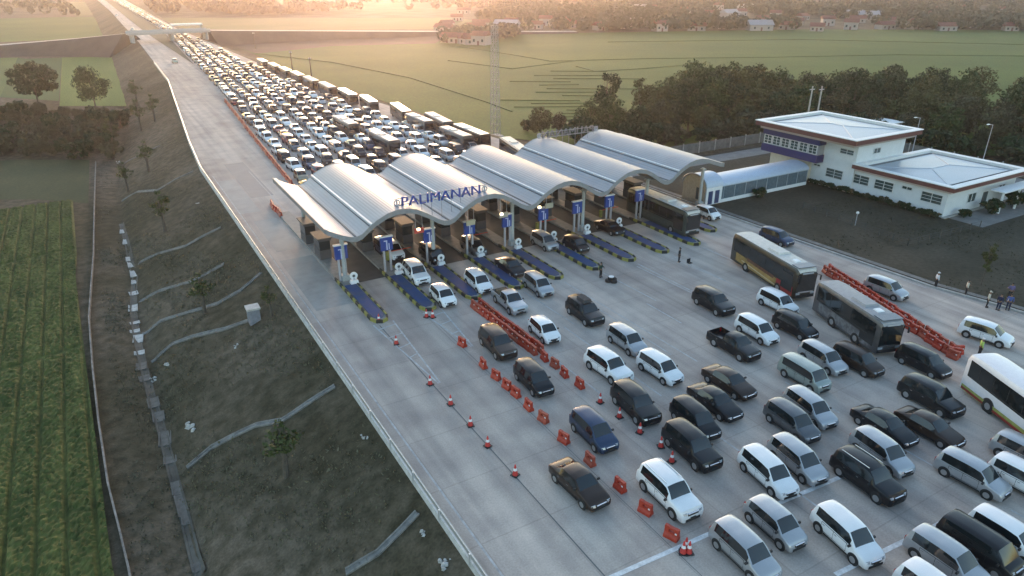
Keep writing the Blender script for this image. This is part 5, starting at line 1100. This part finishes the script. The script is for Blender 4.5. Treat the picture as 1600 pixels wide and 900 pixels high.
# wood behind the office, in rows
def wood_row(P, n, dep, rowname, kinds, sc, jit=2.0):
    pts = []
    for k in range(n):
        t_ = k / (n - 1); s_ = t_ * (len(P) - 1); i = min(int(s_), len(P) - 2); f_ = s_ - i
        pts.append((P[i][0] + (P[i + 1][0] - P[i][0]) * f_ + rng.uniform(-jit, jit), P[i][1] + (P[i + 1][1] - P[i][1]) * f_ + rng.uniform(-jit, jit)))
    for k, (x, y) in enumerate(pts):
        kd = rng.choice(kinds); tree(kd, x, y, H(x, y), '%s tree in the %s of the wood behind the office, %s from left' % ({'d': 'dark', 'm': 'green', 'o': 'olive', 'b': 'brownish'}[kd[0]], rowname, nth(k + 1)), sc * rng.uniform(.85, 1.15), 'trees of the wood behind the office')
UND = None
K1 = ['dark0', 'dark1', 'dark2', 'mid0', 'mid1', 'olive0', 'brown0', 'brown1']; K2 = ['dark0', 'mid0', 'mid1', 'mid2', 'dark1', 'olive2']
wood_row([(90, 122), (108, 113), (126, 101), (142, 85), (156, 68), (166, 50)], 17, 0, 'front row', ['brown0', 'brown2', 'olive0', 'dark0', 'mid0', 'brown1'], .74)
wood_row([(112, 122), (124, 113), (140, 99), (156, 82), (170, 62), (184, 40)], 17, 0, 'second row', K1, .92)
wood_row([(119, 129), (134, 119), (150, 105), (167, 88), (184, 66), (200, 42)], 17, 0, 'third row', K2, 1.0)
wood_row([(126, 134), (142, 124), (160, 111), (180, 92), (200, 68), (220, 40)], 16, 0, 'fourth row', K2, .98)
wood_row([(138, 137), (154, 127), (175, 113), (198, 94), (220, 70), (245, 38)], 15, 0, 'back row', K2, .98)
for j in range(34):
    t_ = j / 33; W_ = [(84, 119), (104, 110), (121, 98), (137, 82), (150, 66), (160, 48)]; s_ = t_ * 5; i = min(int(s_), 4); f_ = s_ - i; x = W_[i][0] + (W_[i + 1][0] - W_[i][0]) * f_ + rng.uniform(-2, 2); y = W_[i][1] + (W_[i + 1][1] - W_[i][1]) * f_ + rng.uniform(-2, 2)
    tree(rng.choice(['bush', 'bush2']), x, y, H(x, y), 'undergrowth shrub along the front of the office wood, %s from left' % nth(j + 1), rng.uniform(1.1, 1.9), 'undergrowth along the wood', 'shrub', cat='shrub')
for (px, py, kd, sc, lb) in [(945, 205, 'column', .86, 'tall dense dark tree standing alone left of the wood'), (998, 200, 'slim', .92, 'tall slim ragged tree between the dense tree and the wood'), (845, 214, 'olive0', .62, 'loose small tree just behind the fourth canopy hump'), (872, 208, 'brown0', .5, 'low brownish tree left of the tall dense tree'), (968, 210, 'brown1', .62, 'brownish tree at the foot of the slim ragged tree'), (1030, 215, 'olive1', .7, 'olive tree at the left end of the wood'), (1052, 205, 'dark0', .8, 'dark tree filling the left end of the wood'), (905, 212, 'bush', 1.3, 'brown bush behind the rear canopy edge'), (825, 205, 'bush2', 1.0, 'small dark bush by the mast foot')]:
    x, y = at(px, py, ZR); tree(kd, x, y, H(x, y), lb, sc)
# left side trees and scrub
for (px, py, kd, sc, lb) in [(60, 162, 'round', 1.25, 'broad round dark tree standing on the left fields'), (150, 170, 'mid1', .95, 'smaller round tree right of the broad one'), (128, 248, 'bush2', 1.4, 'bush in front of the low boundary wall end')]:
    x, y = at(px, py, ZL); tree(kd, x, y, ZL, lb, sc)
k = 0
for row, (yy, n, x0, x1) in enumerate([(188, 13, -60, 190), (202, 13, -60, 185), (216, 13, -60, 180), (230, 13, -60, 178), (243, 12, -60, 170)]):
    for j in range(n):
        px = x0 + (x1 - x0) * (j + rng.uniform(-.35, .35)) / (n - 1); x, y = at(px, yy + rng.uniform(-5, 5), ZL); kd = rng.choice(['bush', 'bush2', 'bush', 'brown0', 'brown2', 'dark0']); sc = rng.uniform(.9, 1.8) if kd.startswith('bush') else rng.uniform(.28, .5)
        tree(kd, x, y, H(x, y), '%s shrub in the scrub above the rice field, %s row back, %s from left' % ('brown' if kd[0:2] == 'br' or kd == 'bush' else 'dark', nth(5 - row), nth(j + 1)), sc, 'shrubs of the scrub on the left', 'shrub', cat='shrub')
for (px, py, sc, lb) in [(447, 745, 1.05, 'thin yellow-green sapling low on the near slope'), (258, 362, 1.1, 'young tree on the slope below the guard rail bend'), (232, 268, 1.2, 'young tree near the farthest drain chute'), (320, 490, 1.0, 'sapling beside the thin drain chute'), (200, 300, 1.0, 'small sapling at the slope foot near the curved chute'), (178, 230, 1.3, 'leafy sapling by the scrub edge'), (222, 205, 1.3, 'sapling high on the far slope'), (215, 165, 1.5, 'sapling beside the bright striped plot'), (242, 190, 1.2, 'small far sapling just under the guard rail'), (425, 495, .6, 'tiny plant beside the concrete box')]:
    x, y, z = g3(px, py); tree('sapling', x, y, z, lb, sc, 'saplings on the embankment slope', 'sapling', cz=3.7)
# garden plants along the office wing
for j in range(26):
    yy = 47.8 + j * .86; tree('bush2' if j % 3 else 'bush', 94.45, yy, -.03, 'small garden plant along the office wall, %s from the corner' % nth(j + 1), rng.uniform(.22, .36), 'garden plants along the office wall', 'garden_plant', cat='plant')
for (x, y, sc, lb) in [(103.2, 45.2, .7, 'leafy shrub beside the office door'), (108.8, 45.0, .9, 'dark purple shrub under the office porch'), (98.0, 46.0, .45, 'low shrub at the office corner'), (81.5, 66.6, .5, 'small bushy plant in front of the walkway'), (111.5, 44.0, .6, 'shrub at the far end of the porch')]: tree('bush2', x, y, -.03, lb, sc, name='shrub', cat='shrub')
x, y = at(1533, 445, 0); tree('slim', x, y, -.05, 'thin dark young tree in the soil yard', .32)
# grass and weeds on slope (stuff)
def tufts(n, fn, ls, name, label, m, seed):
    r = np.random.default_rng(seed); P = []
    while len(P) < n:
        q = fn(r)
        if q is not None: P.append(q)
    P = np.array(P); k = 3; P = np.repeat(P, k, 0); N = len(P); ang = r.uniform(0, 2 * PI, N); h = ls * r.uniform(.5, 1.5, N); w_ = h * r.uniform(.5, 1.1, N)
    d = np.stack([np.cos(ang), np.sin(ang), np.zeros(N)], 1) * w_[:, None] * .5; u = np.stack([r.normal(0, .5, N) * h, r.normal(0, .5, N) * h, h], 1); P = P + np.stack([r.normal(0, .15, N), r.normal(0, .15, N), np.full(N, -.03)], 1)
    Q = np.stack([P - d, P + d, P + d * .5 + u, P - d * .5 + u], 1); o = obj(name, quads_mesh(name, Q, m)); struct(o, 'stuff', label); o['category'] = 'grass'
def slope_pt(r):
    y = r.uniform(20, 260) if r.random() < .4 else r.uniform(20, 110); x = r.uniform(-4.5, 12.2) + (XL(y) - 12.9)
    if math.sin(x * .55 + 2.1 * math.sin(y * .13)) + math.sin(y * .31 + x * .2) + r.uniform(-1.2, 1.2) < .1: return None
    return (x, y, H(x, y))
gm = mat('weed', (.10, .095, .05), .9, col2=(.15, .13, .085), scale=.25)
tufts(9000, slope_pt, .11, 'slope_grass', 'patchy dry grass and weeds on the embankment', gm, 4)
def yard_pt(r): x = r.uniform(73, 127); y = r.uniform(20, 60); return None if math.sin(x * .3) + math.sin(y * .4 + x * .1) + r.uniform(-1, 1) < .3 else ((x, y, -.03) if not (x > 94 and y > 42) else None)
tufts(4000, yard_pt, .1, 'yard_grass', 'thin dark grass on the soil yard', mat('weed_dark', (.05, .05, .028), .9, col2=(.07, .065, .035), scale=.3), 6)
# far woods: masses of foliage round the village (stuff)
def far_wood(poly_px, z, n, hgt, name, label, leafm, seed, cl=34, ls=.8, hole=None):
    r = np.random.default_rng(seed); A = np.array([at(p[0], p[1], z) for p in poly_px]); u = r.random(n * 3); v_ = r.random(n * 3)
    # poly_px given as quad: nearL, nearR, farR, farL
    P = (A[0][None] * (1 - u[:, None]) + A[1][None] * u[:, None]) * (1 - v_[:, None]) + (A[3][None] * (1 - u[:, None]) + A[2][None] * u[:, None]) * v_[:, None]
    dn = np.sin(P[:, 0] * .021 + seed) + np.sin(P[:, 1] * .033 + P[:, 0] * .011) + r.normal(0, .5, len(P)); P = P[np.argsort(-dn)[:n]]
    R = r.uniform(2.6, 5.2, n); Hh = hgt * r.uniform(.6, 1.2, n); k = cl; c = np.repeat(P, k, 0); RR = np.repeat(R, k); HH = np.repeat(Hh, k); N = n * k
    d = r.normal(size=(N, 3)); d /= np.linalg.norm(d, axis=1)[:, None]; d[:, 2] = d[:, 2] * 1.0
    Pp = np.stack([c[:, 0] + d[:, 0] * RR * .9, c[:, 1] + d[:, 1] * RR * .9, z + HH * .62 + d[:, 2] * HH * .38], 1)
    nr = d + r.normal(size=(N, 3)) * .4; nr /= np.linalg.norm(nr, axis=1)[:, None]; a = np.cross(nr, r.normal(size=(N, 3))); a /= np.linalg.norm(a, axis=1)[:, None]; b = np.cross(nr, a); h = ls * r.uniform(.7, 1.4, N)[:, None]
    Q = np.stack([Pp - a * h - b * h, Pp + a * h - b * h, Pp + a * h + b * h, Pp - a * h + b * h], 1); o = obj(name, quads_mesh(name, Q, leafm)); struct(o, 'stuff', label); o['category'] = 'trees'
LMf = leafmat('far', (.045, .048, .03)); LMf2 = leafmat('far2', (.07, .05, .04))
far_wood([(705, 53), (1250, 47), (1250, 8), (800, 8)], ZR, 1500, 8.5, 'far_wood', 'hazy trees round the village beyond the rice field', LMf, 1)
far_wood([(1250, 47), (2100, 52), (2100, 10), (1250, 8)], ZR, 1400, 8.5, 'far_wood', 'hazy village trees in the far right background', LMf, 2)
far_wood([(800, 8), (2100, 10), (1700, -14), (700, -14)], ZR, 900, 10, 'far_wood', 'dim wood on the far horizon right of the sun', LMf2, 3, 24, 1.6)
far_wood([(240, 26), (800, 30), (800, -12), (210, -12)], ZR, 700, 9, 'far_wood', 'glowing hazy trees below the sun', LMf2, 5, 26, 1.3)
far_wood([(-300, 32), (125, 26), (95, 0), (-200, 0)], ZL, 500, 9, 'far_wood', 'hazy wood at the top left', LMf, 6, 30, 1.0)
far_wood([(-200, 0), (140, 0), (130, -20), (-100, -20)], ZL, 300, 10, 'far_wood', 'distant tree line at the top left', LMf, 7, 20, 1.8)
far_wood([(685, 69), (800, 62), (810, 50), (700, 52)], ZR, 70, 6, 'far_wood', 'low trees round the first row of far houses', LMf, 8, 34, .6)
# village houses
tile = mat('red_tile', (.15, .05, .04), .85, var=.25, scale=.5); zinc = mat('zinc_roof', (.3, .3, .32), .5, .3); lime = mat('limewash', (.30, .27, .26), .8, var=.1)
def house_mesh(w_, d_, h_, rf_):
    wl_ = MB().box((0, 0, h_ / 2), (w_, d_, h_)).mesh('wall', lime); e = .6; r_ = MB()
    r_.add([(-w_ / 2 - e, -d_ / 2 - e, h_), (w_ / 2 + e, -d_ / 2 - e, h_), (w_ / 2 + e, d_ / 2 + e, h_), (-w_ / 2 - e, d_ / 2 + e, h_), (-w_ / 2 - e, 0, h_ + d_ * .32), (w_ / 2 + e, 0, h_ + d_ * .32)], [(0, 1, 5, 4), (2, 3, 4, 5), (0, 4, 3), (1, 2, 5), (3, 2, 1, 0)])
    win = MB(); [win.box((x, -d_ / 2 - .02, h_ * .5), (1.1, .06, 1.3)) for x in (-w_ * .3, w_ * .3)]
    dr = MB().box((0, -d_ / 2 - .02, 1.05), (1.1, .06, 2.1)).mesh('door', brn)
    return wl_, r_.mesh('roof', rf_), win.mesh('window', glassd), dr
HM = [house_mesh(8, 7, 2.9, tile), house_mesh(11, 7, 2.9, tile), house_mesh(8, 7, 4.6, tile), house_mesh(15, 9, 3.6, zinc)]
hp = []
for k in range(74):
    px = 690 + 910 * ((k + rng.uniform(-.4, .4)) / 74); lay = k % 4; py = [46, 38, 28, 17][lay] + rng.uniform(-3, 3) + (4 if px < 800 else 0); hp.append((px, py, rng.choice([0, 0, 1, 1, 2, 3 if rng.random() < .5 else 0])))
hp += [(703, 66, 0), (715, 67, 0), (727, 68, 0), (740, 69, 1), (752, 70, 2), (1355, 30, 3), (1330, 28, 3), (1565, 40, 3), (960, 44, 3), (1040, 42, 3), (1140, 27, 3), (1000, 18, 3), (920, 27, 2)]
hp.sort()
for j, (px, py, m_) in enumerate(hp):
    x, y = at(px, py, ZR); t = thing('village_house', 'tiny %s house in the far village, %s from the left' % (['red-roofed', 'long red-roofed', 'tall red-roofed', 'pale-roofed'][m_], nth(j + 1)), 'house', (x, y, ZR), rng.uniform(-.5, .5) - YAW, 'far village houses')
    wl_, r_, wi, dr = HM[m_]; obj('wall', wl_, t); obj('roof', r_, t); obj('window', wi, t); obj('door', dr, t)

# ------------------------------------------------------------------ overpass
em = mat('embankment_grass', (.065, .052, .042), .95, var=.3, scale=.1)
def embank(pts, z0, ztop, hw, name, label):
    mb = MB(); W = [at(p[0], p[1], zt) + (zt,) for p, zt in pts]; rows = []
    for i, (x, y, zt) in enumerate(W):
        q = W[min(i + 1, len(W) - 1)]; r_ = W[max(i - 1, 0)]; d = Vector((q[0] - r_[0], q[1] - r_[1])).normalized(); n_ = Vector((-d.y, d.x)); s_ = (zt - z0) * 1.5
        rows.append([(x - n_.x * (hw + s_), y - n_.y * (hw + s_), z0), (x - n_.x * hw, y - n_.y * hw, zt), (x + n_.x * hw, y + n_.y * hw, zt), (x + n_.x * (hw + s_), y + n_.y * (hw + s_), z0)])
    v = [p for r in rows for p in r]; f = []; mi = []
    for i in range(len(rows) - 1):
        for j in range(3): f.append((i * 4 + j, i * 4 + j + 1, i * 4 + j + 5, i * 4 + j + 4)); mi.append(1 if j == 1 else 0)
    f += [(0, 1, 2, 3), tuple((len(rows) - 1) * 4 + k for k in (3, 2, 1, 0))]; mi += [0, 0]
    return struct(obj(name, mesh_from(name, v, f, [em, cmat], mi)), label=label)
embank([((-700, 118), -5), ((-300, 93), -3.5), ((0, 70), -1.5), ((120, 60), 1), ((200, 52), 3.6)], ZL, 0, 4.0, 'embankment', 'grassy embankment carrying the side road on the left')
embank([((322, 47), 4), ((365, 47.5), 3.2), ((500, 48), 1.2), ((700, 49), -1), ((900, 49), -2.2)], ZR, 0, 4.5, 'embankment', 'low embankment carrying the side road on the right')
ov = thing('overpass', 'flat grey overpass bridge crossing both carriageways', 'bridge', (*at(262, 50, 4.4), 0))
a = Vector(at(202, 52, 4.4)); b2 = Vector(at(322, 47, 4.4)); c = Vector(ov.location[:2]); d = b2 - a; an = math.atan2(d.y, d.x)
MB().box((*(((a + b2) / 2) - c), 4.0), (d.length + 2, 8, .8), rz=an).build('deck', cmat, ov)
n_ = Vector((-d.y, d.x)).normalized()
for s_ in (-1, 1): MB().box((*(((a + b2) / 2) - c + n_ * 3.87 * s_), 4.85), (d.length + 2, .25, .9), rz=an).build('parapet', mat('parapet_pale', (.42, .41, .4), .8), ov)
for t_ in (.02, .52, .98):
    p = a + d * t_ - c; MB().box((p.x, p.y, 1.8), (1.2, 6.5, 3.58), rz=an).build('pier', cmat, ov)
x, y = at(292, 44, 3); sh = thing('gantry_roof', 'white flat roof beyond the overpass on the right carriageway', 'shelter', (x, y, 0)); MB().box((0, 0, 5), (16, 5, .8)).build('roof', wm, sh)
[MB().box((sx, 0, 2.3), (.5, .5, 4.6)).build('post', steel, sh) for sx in (-7, 7)]

# ------------------------------------------------------------------ mast, poles, lamps, fence
ms = thing('lattice_mast', 'tall pale lattice mast rising at the edge of the rice field', 'mast', (71.9, 129.5, H(71.9, 129.5)))
mb = MB(); Hm = 22.5
for k in range(15):
    z0, z1 = k * Hm / 15, (k + 1) * Hm / 15; r0, r1 = .8 - .02 * k, .8 - .02 * (k + 1); C4 = [(-1, -1), (1, -1), (1, 1), (-1, 1)]
    for i in range(4):
        p, q = C4[i], C4[(i + 1) % 4]; mb.tube((p[0] * r0, p[1] * r0, z0), (p[0] * r1, p[1] * r1, z1), .05, n=5); mb.tube((p[0] * r0, p[1] * r0, z0), (q[0] * r1, q[1] * r1, z1), .025, n=4); mb.tube((q[0] * r0, q[1] * r0, z0), (p[0] * r1, p[1] * r1, z1), .035, n=4); mb.tube((p[0] * r1, p[1] * r1, z1), (q[0] * r1, q[1] * r1, z1), .035, n=4)
mb.build('lattice', mat('mast_grey', (.30, .30, .31), .5, .3), ms); MB().box((0, 0, .2), (2.6, 2.6, .8)).build('footing', cmat, ms)
for (px, py, ztop, lb) in [(1269, 200, 11.4, 'left of two bare concrete poles behind the office roof'), (1286, 200, 11.2, 'right of two bare concrete poles behind the office roof')]:
    t = thing('utility_pole', lb, 'pole', (114.0 if px < 1280 else 116.7, 85, -.1), 0, 'twin concrete poles'); MB().tube((0, 0, 0), (0, 0, ztop), .2, .13).build('pole_shaft', cmat, t); MB().box((0, 0, ztop - .6), (1.4, .1, .12)).build('cross_arm', steel, t)
def lamp(x, y, h, label, a=0, z=0):
    t = thing('street_lamp', label, 'street lamp', (x, y, z), a); MB().tube((0, 0, 0), (0, 0, h), .09, .05).build('pole', steel, t); MB().tube((0, 0, h - .05), (-1.3, 0, h + .2), .04).build('arm', steel, t); MB().box((-1.5, 0, h + .2), (.7, .28, .12), top=(.8, .8)).build('lamp_head', white, t)
lamp(125.5, 70.5, 6.8, 'street lamp with a bent arm behind the office, left one'); lamp(124.5, 58.0, 7.8, 'street lamp behind the wing at the right edge'); lamp(115, 50.5, 3.6, 'short lamp beside the wing roof corner')
for (px, py, h, lb) in [(448, 112, 7, 'dark thin pole at the far right edge of the queue'), (477, 118, 6, 'short dark pole beside the queue, nearer of two'), (392, 75, 7, 'faint pole farther up the road')]:
    x, y = at(px, py, 0); t = thing('roadside_pole', lb, 'pole', (x + 2, y, -.5)); MB().tube((0, 0, 0), (0, 0, h), .2, .12).build('shaft', bark, t); MB().box((0, 0, h - .3), (.8, .15, .4)).build('head', steel, t)
for (x, y, h, lb) in [(*at(1336, 352, 0), 1.6, 'round white garden lamp on a post in the soil yard'), (*at(1413, 260, 0), 2, 'garden lamp by the office')][:1]:
    t = thing('garden_lamp', lb, 'lamp', (x, y, -.03)); MB().tube((0, 0, 0), (0, 0, h), .05).build('post', steel, t)
    bm = bmesh.new(); bmesh.ops.create_uvsphere(bm, u_segments=16, v_segments=10, radius=.2); me = bpy.data.meshes.new('globe'); bm.to_mesh(me); bm.free(); me.materials.append(white); obj('globe', me, t, (0, 0, h + .15))
fe = thing('wire_fence', 'thin low wire fence bending across the soil yard', 'fence', (82, 60, 0)); fp = [(82.7, 59.8), (81.1, 43.4), (95.7, 42.7)]; mb = MB(); pmx = MB()
for a_, b_ in zip(fp[:-1], fp[1:]):
    d = Vector((b_[0] - a_[0], b_[1] - a_[1])); nn = int(d.length / 2)
    for k in range(nn + 1): obj('post', M.setdefault('_fp', MB().box((0, 0, .45), (.09, .09, .9)).mesh('post', mat('fence_post', (.09, .085, .075), .9))), fe, (a_[0] + d.x * k / nn - 82, a_[1] + d.y * k / nn - 60, 0))
    for z_ in (.25, .5, .75, .85): mb.tube((a_[0] - 82, a_[1] - 60, z_), (b_[0] - 82, b_[1] - 60, z_), .014, n=5)
mb.build('wire', mat('fence_wire', (.07, .068, .06), .8), fe)
f2 = thing('boundary_fence', 'grey panel fence behind the canopy and walkway', 'fence', (74, 92, 0)); mb = MB()
mb.box((22, 0, .9), (44, .1, 1.8)); mb.build('panel', mat('fence_grey', (.14, .135, .125), .8, var=.3, scale=1), f2); mb = MB(); [mb.box((k * 4, -.08, 1.0), (.16, .16, 2.1)) for k in range(12)]; mb.build('post', cmat, f2)
f3 = thing('boundary_fence', 'grey panel fence along the wood at the right edge', 'fence', (127, 20, 0)); MB().box((0, 30, .8), (.1, 62, 1.7)).build('panel', M['fence_grey'], f3); mb = MB(); [mb.box((-.08, k * 4, .9), (.16, .16, 2.0)) for k in range(16)]; mb.build('post', cmat, f3)

# ------------------------------------------------------------------ haze
mb = MB().box((500, 1500, (33 - 8) / 2 ), (9000, 8600, 33 + 8)); hz = mb.build('haze', None); hz.data.materials.clear()
hm = bpy.data.materials.new('haze'); hm.use_nodes = True; nt = hm.node_tree; nt.nodes.remove(nt.nodes['Principled BSDF']); pv_ = nt.nodes.new('ShaderNodeVolumePrincipled')
pv_.inputs['Color'].default_value = (*HAZE_COL, 1); pv_.inputs['Density'].default_value = HAZE; pv_.inputs['Anisotropy'].default_value = HAZE_G
nt.links.new(pv_.outputs[0], nt.nodes['Material Output'].inputs['Volume']); hz.data.materials.append(hm); hz['kind'] = 'stuff'; hz['label'] = 'thin warm evening haze over the land'
SC.render.engine = 'CYCLES'
